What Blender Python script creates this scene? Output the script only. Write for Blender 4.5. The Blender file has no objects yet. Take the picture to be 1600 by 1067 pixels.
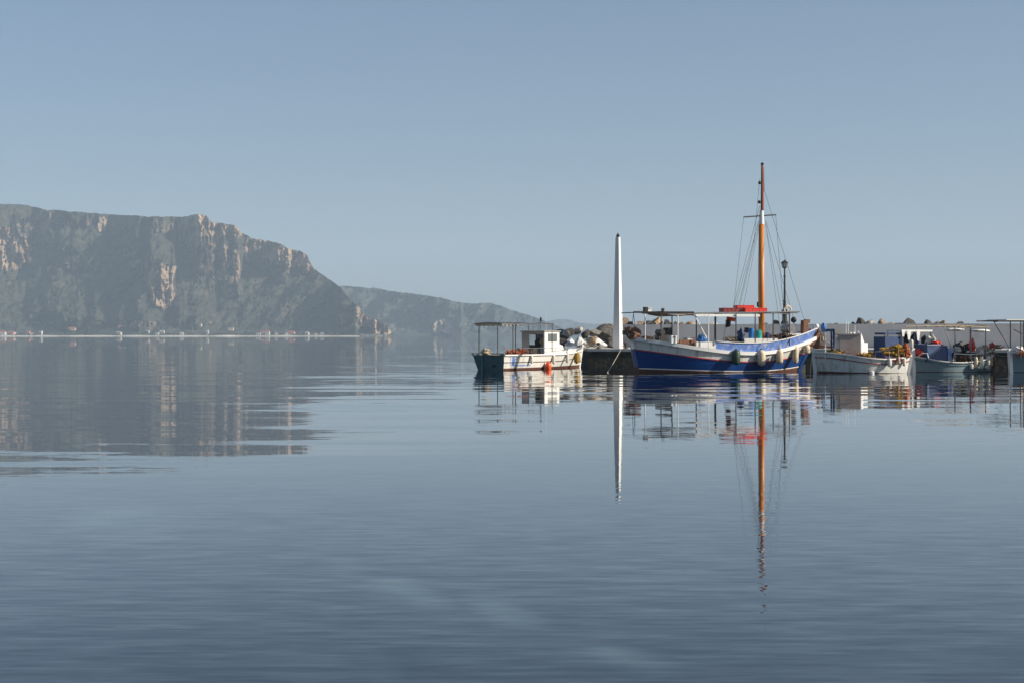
import bpy, bmesh, math, random
import numpy as np
from mathutils import Vector, Matrix, noise as mnoise

random.seed(7)
C = bpy.context.scene.collection
SC = bpy.context.scene
F, HY, CX, CH = 2222.0, 524.5, 800.0, 1.6      # focal length and horizon in photo pixels, camera height

# ------------------------------------------------------------------ camera, world, sun, exposure
cd = bpy.data.cameras.new('camera'); cam = bpy.data.objects.new('camera', cd); C.objects.link(cam)
cam.location = (0, 0, CH); cam.rotation_euler = (math.pi / 2, 0, 0)
cd.sensor_width = 36; cd.lens = 36 * F / 1600; cd.shift_y = -(533.5 - HY) / 1600
cd.clip_start = 0.1; cd.clip_end = 40000
SC.camera = cam

SUN_EL, SUN_AZ = math.radians(28), math.radians(-14)      # azimuth from +X towards +Y
w = bpy.data.worlds.new('World'); SC.world = w; w.use_nodes = True
nt = w.node_tree; nt.nodes.clear()
wo = nt.nodes.new('ShaderNodeOutputWorld'); bg = nt.nodes.new('ShaderNodeBackground')
sky = nt.nodes.new('ShaderNodeTexSky'); sky.sky_type = 'NISHITA'; sky.sun_disc = False
sky.sun_elevation = SUN_EL; sky.sun_rotation = math.pi / 2 - SUN_AZ
sky.altitude = 0; sky.air_density = 1.0; sky.dust_density = 1.0; sky.ozone_density = 1.2
tint = nt.nodes.new('ShaderNodeMix'); tint.data_type = 'RGBA'; tint.blend_type = 'MULTIPLY'
tint.inputs[0].default_value = 1.0
tint.inputs[7].default_value = (0.70, 0.78, 0.91, 1)
veil = nt.nodes.new('ShaderNodeMix'); veil.data_type = 'RGBA'; veil.blend_type = 'ADD'; veil.inputs[0].default_value = 1.0
veil.inputs[7].default_value = (0.64, 0.92, 1.15, 1)          # even high haze over the whole sky
nt.links.new(sky.outputs[0], tint.inputs[6]); nt.links.new(tint.outputs[2], veil.inputs[6]); nt.links.new(veil.outputs[2], bg.inputs[0])
bg.inputs[1].default_value = 0.055
nt.links.new(bg.outputs[0], wo.inputs[0])

sl = bpy.data.lights.new('sun', 'SUN'); sl.energy = 4.5; sl.angle = math.radians(0.5); sl.color = (1.0, 0.90, 0.76)
so = bpy.data.objects.new('sun', sl); C.objects.link(so)
sd = Vector((math.cos(SUN_EL) * math.cos(SUN_AZ), math.cos(SUN_EL) * math.sin(SUN_AZ), math.sin(SUN_EL)))
so.rotation_euler = sd.to_track_quat('Z', 'Y').to_euler(); so.location = (60, 20, 60)
SC.view_settings.view_transform = 'Standard'; SC.view_settings.look = 'None'
SC.view_settings.gamma = 1; SC.view_settings.exposure = 0.6; SC.view_settings.use_curve_mapping = False
SC.render.engine = 'CYCLES'
SC.cycles.max_bounces = 8; SC.cycles.diffuse_bounces = 4; SC.cycles.glossy_bounces = 4
SC.cycles.volume_bounces = 1; SC.cycles.transmission_bounces = 4; SC.cycles.use_denoising = True
SC.cycles.caustics_reflective = True; SC.cycles.sample_clamp_indirect = 3.0; SC.cycles.caustics_refractive = False

# ------------------------------------------------------------------ materials
def lk(t, a, b): t.links.new(a, b)
def mat(name, c1, c2=None, sc=6.0, rough=0.6, metal=0.0, bump=0.0, bsc=None, st=(1, 1, 1), dirt=None, damt=0.5, dsc=2.0, detail=6, zdirt=None):
    """base colour c1 varied to c2 by noise; 'dirt' a second colour in its own blotches; zdirt=(z, colour) wear near the water."""
    m = bpy.data.materials.new(name); m.use_nodes = True
    t = m.node_tree; p = t.nodes['Principled BSDF']
    p.inputs['Roughness'].default_value = rough; p.inputs['Metallic'].default_value = metal
    if c2 is None: c2 = tuple(x * 0.78 for x in c1)
    tc = t.nodes.new('ShaderNodeTexCoord'); mp = t.nodes.new('ShaderNodeMapping'); mp.inputs['Scale'].default_value = st
    lk(t, tc.outputs['Object'], mp.inputs[0])
    n = t.nodes.new('ShaderNodeTexNoise'); n.inputs['Scale'].default_value = sc; n.inputs['Detail'].default_value = detail
    n.inputs['Roughness'].default_value = 0.65
    lk(t, mp.outputs[0], n.inputs[0])
    r = t.nodes.new('ShaderNodeValToRGB'); r.color_ramp.elements[0].position = 0.35; r.color_ramp.elements[1].position = 0.68
    r.color_ramp.elements[0].color = (*c2, 1); r.color_ramp.elements[1].color = (*c1, 1)
    lk(t, n.outputs[0], r.inputs[0]); col = r.outputs[0]
    if dirt:
        n2 = t.nodes.new('ShaderNodeTexNoise'); n2.inputs['Scale'].default_value = dsc; n2.inputs['Detail'].default_value = 8
        n2.inputs['Roughness'].default_value = 0.7
        lk(t, mp.outputs[0], n2.inputs[0])
        r2 = t.nodes.new('ShaderNodeValToRGB'); r2.color_ramp.elements[0].position = 1 - damt - 0.06; r2.color_ramp.elements[1].position = 1 - damt + 0.12
        lk(t, n2.outputs[0], r2.inputs[0])
        mx = t.nodes.new('ShaderNodeMix'); mx.data_type = 'RGBA'; mx.inputs[7].default_value = (*dirt, 1)
        lk(t, r2.outputs[0], mx.inputs[0]); lk(t, col, mx.inputs[6]); col = mx.outputs[2]
    lk(t, col, p.inputs['Base Color'])
    if bump:
        nb = t.nodes.new('ShaderNodeTexNoise'); nb.inputs['Scale'].default_value = bsc or sc * 3; nb.inputs['Detail'].default_value = 8
        lk(t, mp.outputs[0], nb.inputs[0])
        b = t.nodes.new('ShaderNodeBump'); b.inputs['Strength'].default_value = 1; b.inputs['Distance'].default_value = bump
        lk(t, nb.outputs[0], b.inputs['Height']); lk(t, b.outputs[0], p.inputs['Normal'])
    return m

HS = (1, 1, 3.0)
M = {}
M['white'] = mat('white_boat_paint', (.80, .78, .73), (.66, .64, .58), 3, .38, dirt=(.50, .42, .32), damt=.32, dsc=2.6, st=(2.2, 2.2, .7), bump=.004)
M['white_clean'] = mat('white_paint', (.82, .81, .78), (.74, .73, .69), 3, .4)
M['blue'] = mat('deep_blue_paint', (.006, .055, .23), (.005, .038, .16), 2.5, .32, dirt=(.03, .09, .2), damt=.38, st=(.8, .8, 3.), bump=.005)
M['lightblue'] = mat('light_blue_paint', (.15, .28, .66), (.11, .21, .55), 5, .45, dirt=(.5, .5, .55), damt=.44, dsc=3.5, st=(1.2, 1.2, .8))
M['rust'] = mat('red_brown_antifouling', (.15, .05, .03), (.08, .035, .025), 4, .7, dirt=(.06, .05, .035), damt=.42)
M['red'] = mat('red_paint', (.42, .035, .04), (.30, .03, .03), 5, .5)
M['redplastic'] = mat('red_plastic', (.78, .05, .03), (.66, .04, .025), 5, .45)
M['darkred'] = mat('dark_red_shade_plastic', (.25, .02, .018), (.18, .018, .015), 5, .5)  # shade put into the left crate's red; also the white boat's dark strake
M['teal'] = mat('dull_teal_paint', (.10, .19, .21), (.07, .14, .16), 3, .5, dirt=(.12, .13, .12), damt=.38, st=(1, 1, .6))
M['slate'] = mat('blue_grey_hull_paint', (.22, .30, .33), (.17, .24, .27), 3, .5, dirt=(.3, .3, .27), damt=.36)
M['greywhite'] = mat('weathered_white_hull', (.74, .73, .68), (.62, .62, .58), 3, .5, dirt=(.24, .21, .16), damt=.42, st=(2, 2, .8), bump=.005)
M['wood'] = mat('varnished_wood', (.42, .19, .05), (.33, .13, .035), 4, .5, st=(3, 3, .3))
M['mast'] = mat('orange_mast_varnish', (.66, .25, .045), (.54, .18, .03), 3, .45, st=(3, 3, .25))
M['mastred'] = mat('red_brown_topmast', (.34, .10, .045), (.22, .06, .03), 3, .5, st=(3, 3, .3))
M['brown'] = mat('brown_timber', (.23, .095, .05), (.13, .06, .035), 5, .7, bump=.01)
M['deckwood'] = mat('worn_deck_planks', (.34, .23, .15), (.22, .14, .09), 5, .75, st=(.5, 5, 5))
M['steel'] = mat('galvanised_steel', (.30, .30, .30), (.20, .20, .20), 9, .45, metal=.6)
M['darksteel'] = mat('dark_steel', (.06, .055, .05), (.03, .03, .03), 9, .55)
M['black'] = mat('black_rubber', (.018, .018, .02), (.012, .012, .012), 8, .6)
M['cream'] = mat('cream_fender_vinyl', (.70, .60, .44), (.58, .47, .32), 5, .45, dirt=(.3, .22, .13), damt=.36)
M['whitefender'] = mat('white_fender_vinyl', (.76, .73, .66), (.6, .56, .48), 5, .4, dirt=(.3, .25, .2), damt=.36)
M['green'] = mat('dark_green_fender', (.02, .06, .035), (.015, .04, .025), 5, .5)
M['orange'] = mat('orange_buoy_plastic', (.85, .12, .02), (.70, .09, .02), 5, .4)
M['orangenet'] = mat('orange_net', (.58, .16, .05), (.30, .08, .03), 22, .85, bump=.04)
M['yellownet'] = mat('yellow_net', (.56, .35, .035), (.22, .12, .02), 22, .85, bump=.04)
M['brownnet'] = mat('brown_net', (.16, .09, .05), (.07, .045, .03), 22, .9, bump=.04)
M['tan'] = mat('tan_canvas', (.50, .40, .27), (.36, .28, .18), 7, .85, bump=.02)
M['canvas'] = mat('off_white_canvas', (.66, .62, .54), (.50, .46, .40), 7, .85, bump=.01)
M['bluetarp'] = mat('navy_tarpaulin', (.012, .05, .17), (.008, .035, .11), 5, .5, bump=.02)
M['brightblue'] = mat('bright_blue_plastic', (.02, .20, .58), (.015, .14, .42), 5, .4)
M['turq'] = mat('turquoise_plastic', (.03, .42, .38), (.025, .32, .30), 5, .4)
M['taupe'] = mat('cabin_shade_taupe', (.38, .33, .30), (.30, .26, .235), 3, .55, dirt=(.2, .16, .13), damt=.34)  # shade on the wheelhouse faces turned from the sun, put into the colour
M['glass'] = mat('dark_cabin_glass', (.16, .18, .18), (.12, .14, .14), 2, .08)
M['rope'] = mat('pale_rope', (.5, .43, .32), (.35, .3, .22), 30, .9)
M['greenrope'] = mat('weedy_rope', (.16, .16, .06), (.1, .11, .04), 30, .9)
M['concrete'] = mat('grey_wall_concrete', (.60, .57, .56), (.50, .48, .475), .7, .85, bump=.01, bsc=6, dirt=(.42, .40, .39), damt=.36, dsc=1.1, st=(1, 1, .5))
M['quay'] = mat('pale_quay_top', (.60, .57, .51), (.48, .46, .41), 1.5, .85, bump=.02, bsc=8)
M['wetquay'] = mat('dark_wet_quay_face', (.05, .045, .035), (.025, .023, .018), 1.5, .95, bump=.04, bsc=5, dirt=(.05, .06, .02), damt=.38)
M['pylon'] = mat('whitewashed_concrete', (.80, .78, .74), (.70, .68, .64), 2, .7, st=(2, 2, .4), dirt=(.52, .47, .40), damt=.34, dsc=1.6, bump=.01)
M['ironblack'] = mat('cast_iron_black', (.03, .03, .03), (.015, .015, .015), 9, .5)
M['frosted'] = mat('dusty_lantern_glass', (.28, .31, .30), (.2, .22, .22), 6, .15)
ROCK = [mat('brown_boulder_stone', (.34, .25, .17), (.19, .14, .10), 2.2, .9, bump=.06, bsc=4),
        mat('grey_boulder_stone', (.25, .235, .21), (.13, .125, .115), 2.2, .9, bump=.06, bsc=4),
        mat('dark_boulder_stone', (.12, .11, .10), (.055, .05, .047), 2.2, .9, bump=.06, bsc=4),
        mat('pale_boulder_stone', (.60, .54, .46), (.40, .36, .30), 2.2, .9, bump=.05, bsc=4),
        mat('white_limestone', (.80, .78, .74), (.62, .60, .56), 2.5, .85, bump=.04, bsc=4),
        mat('ochre_boulder_stone', (.46, .33, .20), (.30, .20, .12), 2.2, .9, bump=.06, bsc=4)]

# ------------------------------------------------------------------ mesh helpers
class MB:
    def __init__(s): s.v = []; s.f = []
    def add(s, vs, fs):
        k = len(s.v); s.v += [tuple(a) for a in vs]; s.f += [tuple(i + k for i in q) for q in fs]; return s
    def box(s, x0, x1, y0, y1, z0, z1, rot=None, ctr=None, taper=0):
        t = taper; mx, my = (x0 + x1) / 2, (y0 + y1) / 2
        vs = [(x, y, z0) for x, y in ((x0, y0), (x1, y0), (x1, y1), (x0, y1))]
        vs += [(mx + (x - mx) * (1 - t), my + (y - my) * (1 - t), z1) for x, y in ((x0, y0), (x1, y0), (x1, y1), (x0, y1))]
        if rot:
            R = Matrix.Rotation(rot, 3, 'Z'); c = Vector(ctr or (mx, my, 0))
            vs = [R @ (Vector(a) - c) + c for a in vs]
        return s.add(vs, [(3, 2, 1, 0), (4, 5, 6, 7), (0, 1, 5, 4), (1, 2, 6, 5), (2, 3, 7, 6), (3, 0, 4, 7)])
    def tube(s, pts, r, n=6, r1=None, caps=True):
        pts = [Vector(p) for p in pts]; m = len(pts)
        rs = r if isinstance(r, (list, tuple)) else [r + ((r1 if r1 is not None else r) - r) * i / max(1, m - 1) for i in range(m)]
        vs = []
        for i, p in enumerate(pts):
            d = (pts[min(i + 1, m - 1)] - pts[max(i - 1, 0)])
            d = d.normalized() if d.length > 1e-9 else Vector((0, 0, 1))
            a = Vector((1, 0, 0)) if abs(d.z) > .8 else Vector((0, 0, 1))
            u = d.cross(a).normalized(); v = d.cross(u).normalized()
            for k in range(n):
                an = 2 * math.pi * (k + .5) / n
                vs.append(p + (u * math.cos(an) + v * math.sin(an)) * rs[i])
        fs = []
        for i in range(m - 1):
            for k in range(n):
                a = i * n + k; b = i * n + (k + 1) % n
                fs.append((a, b, b + n, a + n))
        if caps: fs += [tuple(reversed(range(n))), tuple(range((m - 1) * n, m * n))]
        return s.add(vs, fs)
    def lathe(s, prof, c=(0, 0, 0), n=12, closed=True):
        vs = []
        for r, z in prof:
            for k in range(n):
                a = 2 * math.pi * k / n; vs.append((c[0] + r * math.cos(a), c[1] + r * math.sin(a), c[2] + z))
        fs = []
        for i in range(len(prof) - 1):
            for k in range(n):
                a = i * n + k; b = i * n + (k + 1) % n; fs.append((a, b, b + n, a + n))
        if closed: fs += [tuple(reversed(range(n))), tuple(range((len(prof) - 1) * n, len(prof) * n))]
        return s.add(vs, fs)
    def sweep(s, pts, wd, ht, up=False):
        """rectangular section along pts, width horizontal, height vertical (up: width along Y, other across)"""
        pts = [Vector(p) for p in pts]; m = len(pts); vs = []
        for i, p in enumerate(pts):
            d = (pts[min(i + 1, m - 1)] - pts[max(i - 1, 0)]).normalized()
            if up: sdv = Vector((0, 1, 0)); u = d.cross(sdv).normalized()
            else: sdv = d.cross(Vector((0, 0, 1))).normalized(); u = Vector((0, 0, 1))
            for a, b in ((-1, -1), (1, -1), (1, 1), (-1, 1)): vs.append(p + sdv * a * wd / 2 + u * b * ht / 2)
        fs = [(i * 4 + k, i * 4 + (k + 1) % 4, i * 4 + 4 + (k + 1) % 4, i * 4 + 4 + k) for i in range(m - 1) for k in range(4)]
        fs += [(3, 2, 1, 0), tuple((m - 1) * 4 + k for k in range(4))]
        return s.add(vs, fs)
    def lump(s, c, r, seed=0, amp=.25, fr=1.5, flat=0.0, sub=3, facet=False):
        bm = bmesh.new(); bmesh.ops.create_icosphere(bm, subdivisions=sub, radius=1)
        o = Vector((seed * 3.7, seed * 1.3, seed * 2.1)); vs = []
        for v in bm.verts:
            p = v.co.copy()
            k = 1 + amp * mnoise.noise(p * fr + o) * 1.6 + amp * .5 * mnoise.noise(p * fr * 2.7 + o)
            if facet:
                q = Vector((math.copysign(abs(p.x) ** .6, p.x), math.copysign(abs(p.y) ** .6, p.y), math.copysign(abs(p.z) ** .6, p.z)))
                p = p.lerp(q, .55)
            p = p * k
            if p.z < -flat: p.z = -flat + (p.z + flat) * .2
            vs.append((c[0] + p.x * r[0], c[1] + p.y * r[1], c[2] + p.z * r[2]))
        fs = [tuple(v.index for v in f.verts) for f in bm.faces]; bm.free()
        return s.add(vs, fs)
    def mesh(s, name, m, smooth=False):
        me = bpy.data.meshes.new(name); me.from_pydata(s.v, [], s.f); me.validate(); me.update()
        if m: me.materials.append(m)
        if smooth:
            me.polygons.foreach_set('use_smooth', [True] * len(me.polygons))
        return me
    def build(s, name, m, parent=None, loc=None, rotz=0, smooth=False, **pr):
        o = bpy.data.objects.new(name, s.mesh(name, m, smooth)); C.objects.link(o)
        if parent: o.parent = parent
        if loc is not None: o.location = loc
        if rotz: o.rotation_euler = (0, 0, rotz)
        for k, v in pr.items(): o[k] = v
        return o

def thing(name, label, cat, loc=(0, 0, 0), rotz=0, group=None):
    o = bpy.data.objects.new(name, None); C.objects.link(o); o.location = loc; o.rotation_euler = (0, 0, rotz)
    o.empty_display_size = .3; o['label'] = label; o['category'] = cat
    if group: o['group'] = group
    return o
def tag(o, label, cat, group=None):
    o['label'] = label; o['category'] = cat
    if group: o['group'] = group
    return o
def wp(px, py, Y): return Vector(((px - CX) / F * Y, Y, CH + (HY - py) * Y / F))
def wx(px, Y): return (px - CX) / F * Y

# ------------------------------------------------------------------ sea
m = bpy.data.materials.new('calm_sea_water'); m.use_nodes = True
t = m.node_tree; p = t.nodes['Principled BSDF']
p.inputs['IOR'].default_value = 1.333; p.inputs['Roughness'].default_value = 0.0
p.inputs['Coat Weight'].default_value = .36; p.inputs['Coat IOR'].default_value = 1.333; p.inputs['Coat Roughness'].default_value = 0
geo = t.nodes.new('ShaderNodeNewGeometry')
def slope_noise(scale, rot, detail, rough=.5, off=(0, 0, 0), lac=2.0):
    mp = t.nodes.new('ShaderNodeMapping'); mp.inputs['Scale'].default_value = scale
    mp.inputs['Rotation'].default_value = (0, 0, math.radians(rot)); mp.inputs['Location'].default_value = off
    lk(t, geo.outputs['Position'], mp.inputs[0])
    n = t.nodes.new('ShaderNodeTexNoise'); n.inputs['Scale'].default_value = 1; n.inputs['Detail'].default_value = detail
    n.inputs['Roughness'].default_value = rough; lk(t, mp.outputs[0], n.inputs[0])
    s_ = t.nodes.new('ShaderNodeVectorMath'); s_.operation = 'SUBTRACT'; s_.inputs[1].default_value = (.5, .5, .5)
    lk(t, n.outputs['Color'], s_.inputs[0]); return s_.outputs[0], n.outputs[0]
def vscale(a, b):
    n = t.nodes.new('ShaderNodeVectorMath'); n.operation = 'SCALE'; lk(t, a, n.inputs[0])
    if isinstance(b, float): n.inputs['Scale'].default_value = b
    else: lk(t, b, n.inputs['Scale'])
    return n.outputs[0]
def vmul(a, b):
    n = t.nodes.new('ShaderNodeVectorMath'); n.operation = 'MULTIPLY'; lk(t, a, n.inputs[0]); n.inputs[1].default_value = b; return n.outputs[0]
def vadd(a, b):
    n = t.nodes.new('ShaderNodeVectorMath'); n.operation = 'ADD'; lk(t, a, n.inputs[0]); lk(t, b, n.inputs[1]); return n.outputs[0]
def math_(op, a, b=None, c=None, clamp=False):
    n = t.nodes.new('ShaderNodeMath'); n.operation = op; n.use_clamp = clamp
    for i, q in enumerate((a, b, c)):
        if q is None: continue
        if isinstance(q, (int, float)): n.inputs[i].default_value = q
        else: lk(t, q, n.inputs[i])
    return n.outputs[0]
sep = t.nodes.new('ShaderNodeSeparateXYZ'); lk(t, geo.outputs['Position'], sep.inputs[0])
def maprange(v, a, b, c=0., d=1.):
    n = t.nodes.new('ShaderNodeMapRange'); n.interpolation_type = 'SMOOTHSTEP'; lk(t, v, n.inputs[0])
    for i, q in enumerate((a, b, c, d)): n.inputs[i + 1].default_value = q
    return n.outputs[0]
X, Y_ = sep.outputs[0], sep.outputs[1]
small, _ = slope_noise((2.1, 13.0, 1), 4, 2, .6)             # hand-high ripples close to the quay
mid, _ = slope_noise((.95, 2.6, 1), -3, 3, .55, (7, 3, 0))
swell, _ = slope_noise((.11, .66, 1), -7, 3, .55, (3, 9, 0))  # long low wash of a passing boat
broad, _ = slope_noise((.03, .11, 1), 5, 1, .4, (1, 2, 0))
_, patch = slope_noise((.05, .10, 1), 12, 2, .5, (4, 4, 0))
_, breeze = slope_noise((.012, .03, 1), 8, 3, .5, (2, 7, 0))
# the wash runs as a band from the left foreground away to the right
band = math_('SUBTRACT', Y_, math_('MULTIPLY', X, .95)); 
wash = math_('MULTIPLY', maprange(band, 17.5, 24), maprange(band, 60, 95, 1., 0.))
calm_near = maprange(Y_, 6.5, 17, 2.5, .5)
v1 = vscale(vmul(small, (.020, .044, 0)), calm_near)
v2 = vscale(vmul(mid, (.020, .018, 0)), math_('MULTIPLY', math_('ADD', math_('MULTIPLY', breeze, 1.4), -.1), maprange(Y_, 7, 26, .3, 1.)))
v3 = vscale(vmul(swell, (.01, .082, 0)), math_('MULTIPLY', wash, maprange(math_('DIVIDE', X, Y_), -.12, .06, 1., .22)))
v4 = vmul(broad, (.004, .008, 0))
chop, _ = slope_noise((.34, .95, 1), -4, 3, .6, (11, 5, 0))
v4 = vadd(v4, vscale(vmul(chop, (.008, .062, 0)), math_('MULTIPLY', maprange(Y_, 18, 42, .1, 1.), maprange(breeze, .35, .6, .45, 1.2))))
sl_ = vadd(vadd(v1, v2), vadd(v3, v4))
zc = t.nodes.new('ShaderNodeCombineXYZ'); zc.inputs[2].default_value = 1
nn = vadd(sl_, zc.outputs[0])
nrm = t.nodes.new('ShaderNodeVectorMath'); nrm.operation = 'NORMALIZE'; lk(t, nn, nrm.inputs[0]); lk(t, nrm.outputs[0], p.inputs['Normal']); lk(t, nrm.outputs[0], p.inputs['Coat Normal'])
# body colour, with pale stones and sand showing faintly through in the shallows near the camera
np2 = t.nodes.new('ShaderNodeTexNoise'); np2.inputs['Scale'].default_value = .8; np2.inputs['Detail'].default_value = 6; lk(t, geo.outputs['Position'], np2.inputs[0])
masks = None
for (cx, cy, rx, ry, an) in ((wx(590, 9.3), 9.4, .18, 1.0, 25), (wx(785, 8.3), 8.3, .16, .5, 18), (wx(618, 6.95), 6.95, .14, .35, 10), (wx(930, 7.1), 7.1, .22, .35, 40), (wx(170, 12.5), 12.5, .6, 1.2, 30)):
    mp = t.nodes.new('ShaderNodeMapping'); mp.vector_type = 'TEXTURE'; mp.inputs['Location'].default_value = (cx, cy, 0)
    mp.inputs['Rotation'].default_value = (0, 0, math.radians(an)); mp.inputs['Scale'].default_value = (rx, ry, 1)
    lk(t, geo.outputs['Position'], mp.inputs[0])
    ln = t.nodes.new('ShaderNodeVectorMath'); ln.operation = 'LENGTH'; lk(t, mp.outputs[0], ln.inputs[0])
    g = maprange(ln.outputs['Value'], .3, 1.6, 1., 0.)
    masks = g if masks is None else math_('MAXIMUM', masks, g)
msk = math_('MULTIPLY', masks, maprange(np2.outputs[0], .38, .62))
mc = t.nodes.new('ShaderNodeMix'); mc.data_type = 'RGBA'; mc.inputs[6].default_value = (.005, .012, .021, 1); mc.inputs[7].default_value = (.060, .100, .098, 1)
lk(t, msk, mc.inputs[0]); lk(t, mc.outputs[2], p.inputs['Base Color'])
b = MB(); ys = [-250, 0, 30, 60, 90, 200, 800, 3000, 9800]; xs = [-9000, -2500, -300, -40, 0, 40, 300, 2500, 9000]
vs = [(x, y, 0) for y in ys for x in xs]; nx = len(xs)
b.add(vs, [(j * nx + i, j * nx + i + 1, (j + 1) * nx + i + 1, (j + 1) * nx + i) for j in range(len(ys) - 1) for i in range(nx - 1)])
b.build('sea', m, kind='structure')

# ------------------------------------------------------------------ mountains
def hill_mat(name, scrub1, scrub2, rock1, rock2, s):
    m = bpy.data.materials.new(name); m.use_nodes = True; t = m.node_tree; p = t.nodes['Principled BSDF']
    p.inputs['Roughness'].default_value = .95; p.inputs['Specular IOR Level'].default_value = .1
    g = t.nodes.new('ShaderNodeNewGeometry')
    def nz(sc, det, st=(1, 1, 1)):
        mp = t.nodes.new('ShaderNodeMapping'); mp.inputs['Scale'].default_value = st; lk(t, g.outputs['Position'], mp.inputs[0])
        n = t.nodes.new('ShaderNodeTexNoise'); n.inputs['Scale'].default_value = sc; n.inputs['Detail'].default_value = det; n.inputs['Roughness'].default_value = .65
        lk(t, mp.outputs[0], n.inputs[0]); return n.outputs[0]
    def ramp(f, a, ca, b, cb):
        r = t.nodes.new('ShaderNodeValToRGB'); r.color_ramp.elements[0].position = a; r.color_ramp.elements[1].position = b
        r.color_ramp.elements[0].color = (*ca, 1); r.color_ramp.elements[1].color = (*cb, 1); lk(t, f, r.inputs[0]); return r.outputs[0]
    scr = ramp(nz(.02 * s, 10), .38, scrub1, .64, scrub2)
    rk = ramp(nz(.03 * s, 9, (1, .5, .5)), .38, rock1, .64, rock2)
    at = t.nodes.new('ShaderNodeAttribute'); at.attribute_name = 'rock'
    mx = t.nodes.new('ShaderNodeMix'); mx.data_type = 'RGBA'
    ad = t.nodes.new('ShaderNodeMath'); ad.operation = 'ADD'; lk(t, at.outputs['Fac'], ad.inputs[0])
    sb = t.nodes.new('ShaderNodeMath'); sb.operation = 'SUBTRACT'; lk(t, nz(.035 * s, 8, (1, .5, .35)), sb.inputs[0]); sb.inputs[1].default_value = .5
    ml = t.nodes.new('ShaderNodeMath'); ml.operation = 'MULTIPLY'; lk(t, sb.outputs[0], ml.inputs[0]); ml.inputs[1].default_value = 1.6
    lk(t, ml.outputs[0], ad.inputs[1])
    mr = t.nodes.new('ShaderNodeMapRange'); lk(t, ad.outputs[0], mr.inputs[0]); mr.inputs[1].default_value = .44; mr.inputs[2].default_value = .78
    lk(t, mr.outputs[0], mx.inputs[0]); lk(t, scr, mx.inputs[6]); lk(t, rk, mx.inputs[7])
    # scattered bare limestone scree and paths between the bushes
    mx2 = t.nodes.new('ShaderNodeMix'); mx2.data_type = 'RGBA'; mx2.inputs[7].default_value = (*[c * .36 for c in rock1], 1)
    mr2 = t.nodes.new('ShaderNodeMapRange'); lk(t, nz(.011 * s, 12, (1, 1, 2.)), mr2.inputs[0]); mr2.inputs[1].default_value = .57; mr2.inputs[2].default_value = .72
    lk(t, mr2.outputs[0], mx2.inputs[0]); lk(t, mx.outputs[2], mx2.inputs[6])
    lk(t, mx2.outputs[2], p.inputs['Base Color'])
    b = t.nodes.new('ShaderNodeBump'); b.inputs['Distance'].default_value = 5.0 / s; b.inputs['Strength'].default_value = 1
    lk(t, nz(.05 * s, 8), b.inputs['Height']); lk(t, b.outputs[0], p.inputs['Normal'])
    return m

def hill(name, ridge, base, base_y, px0, px1, step, rows, cliffs, slope0, flute, spur, material, foot=6.0, jag=.8, seed=0):
    """terrain sheet: each column climbs from the shore to the ridge; cliffs climb steeply, slopes gently."""
    rx = [a for a, _ in ridge]; ry = [b_ for _, b_ in ridge]
    cols = np.arange(px0, px1 + step, step); v = []; rk = []; back = 6
    for px in cols:
        R = float(np.interp(px, rx, ry)) + jag * 1.6 * mnoise.fractal(Vector((px * .05, seed, 0)), .8, 2.1, 6)
        B_ = base(px); R = min(R, B_ - .4); D = base_y(px) if callable(base_y) else base_y
        pz = None; py_ = None; y = D
        for j in range(rows + 1):
            tt = j / rows
            pyy = B_ + (R - B_) * tt
            z = CH + (HY - pyy) * y / F
            cl = 0.0
            wob = 9 * mnoise.noise(Vector((px * .04, pyy * .04, 5 + seed)))
            for (cx, cy, ax, ay, st) in cliffs:
                q = ((px + wob - cx) / ax) ** 2 + ((pyy + wob * .7 - cy) / ay) ** 2
                if q < 2.2: cl = max(cl, st * min(1, (2.2 - q)))
            sl0 = slope0 * (0.35 + .9 * min(1, (B_ - pyy) / (foot * 5)))
            sl = sl0 + cl * 4
            if pz is not None: y += max(0, (B_ - (B_ + (R - B_) * (tt - 1 / rows)) - 0)) * 0 + abs((R - B_) / rows) * y / F / sl
            pz = z
            z = CH + (HY - pyy) * y / F
            P = Vector((px * .020 + pyy * .022, pyy * .016 - px * .004, 3 + seed))
            fade = min(1, (B_ - pyy) / 12)
            dy = spur * fade * (.5 - abs(1.6 * mnoise.noise(P))) + spur * .5 * fade * mnoise.fractal(P * 2.6, .9, 2.1, 4)
            dy += flute * (0.12 + cl) * fade * mnoise.fractal(Vector((px * .16, pyy * .045, 9 + seed)), .7, 2.2, 5)
            yy = y + dy
            zz = CH + (HY - pyy) * yy / F
            zz += (flute * .10) * fade * mnoise.fractal(Vector((px * .2, pyy * .25, 17 + seed)), .8, 2.2, 4) * (1 if j < rows else .3)
            if j == 0: zz = -1.5
            v.append(((px - CX) / F * yy, yy, zz)); rk.append(cl)
        ly, lz = yy, zz
        for j in range(1, back + 1):
            q = j / back
            v.append(((px - CX) / F * (ly + 900 * q), ly + 900 * q, max(-2, lz * (1 - q ** 1.5) - 2 * q))); rk.append(0)
    nr = rows + 1 + back; fs = []
    for i in range(len(cols) - 1):
        for j in range(nr - 1):
            a = i * nr + j; fs.append((a, a + nr, a + nr + 1, a + 1))
    me = bpy.data.meshes.new(name); me.from_pydata(v, [], fs); me.update(); me.materials.append(material)
    at = me.attributes.new('rock', 'FLOAT', 'POINT'); at.data.foreach_set('value', np.array(rk, dtype=np.float32))
    me.polygons.foreach_set('use_smooth', [True] * len(me.polygons))
    o = bpy.data.objects.new(name, me); C.objects.link(o); o['kind'] = 'structure'
    return o

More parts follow.
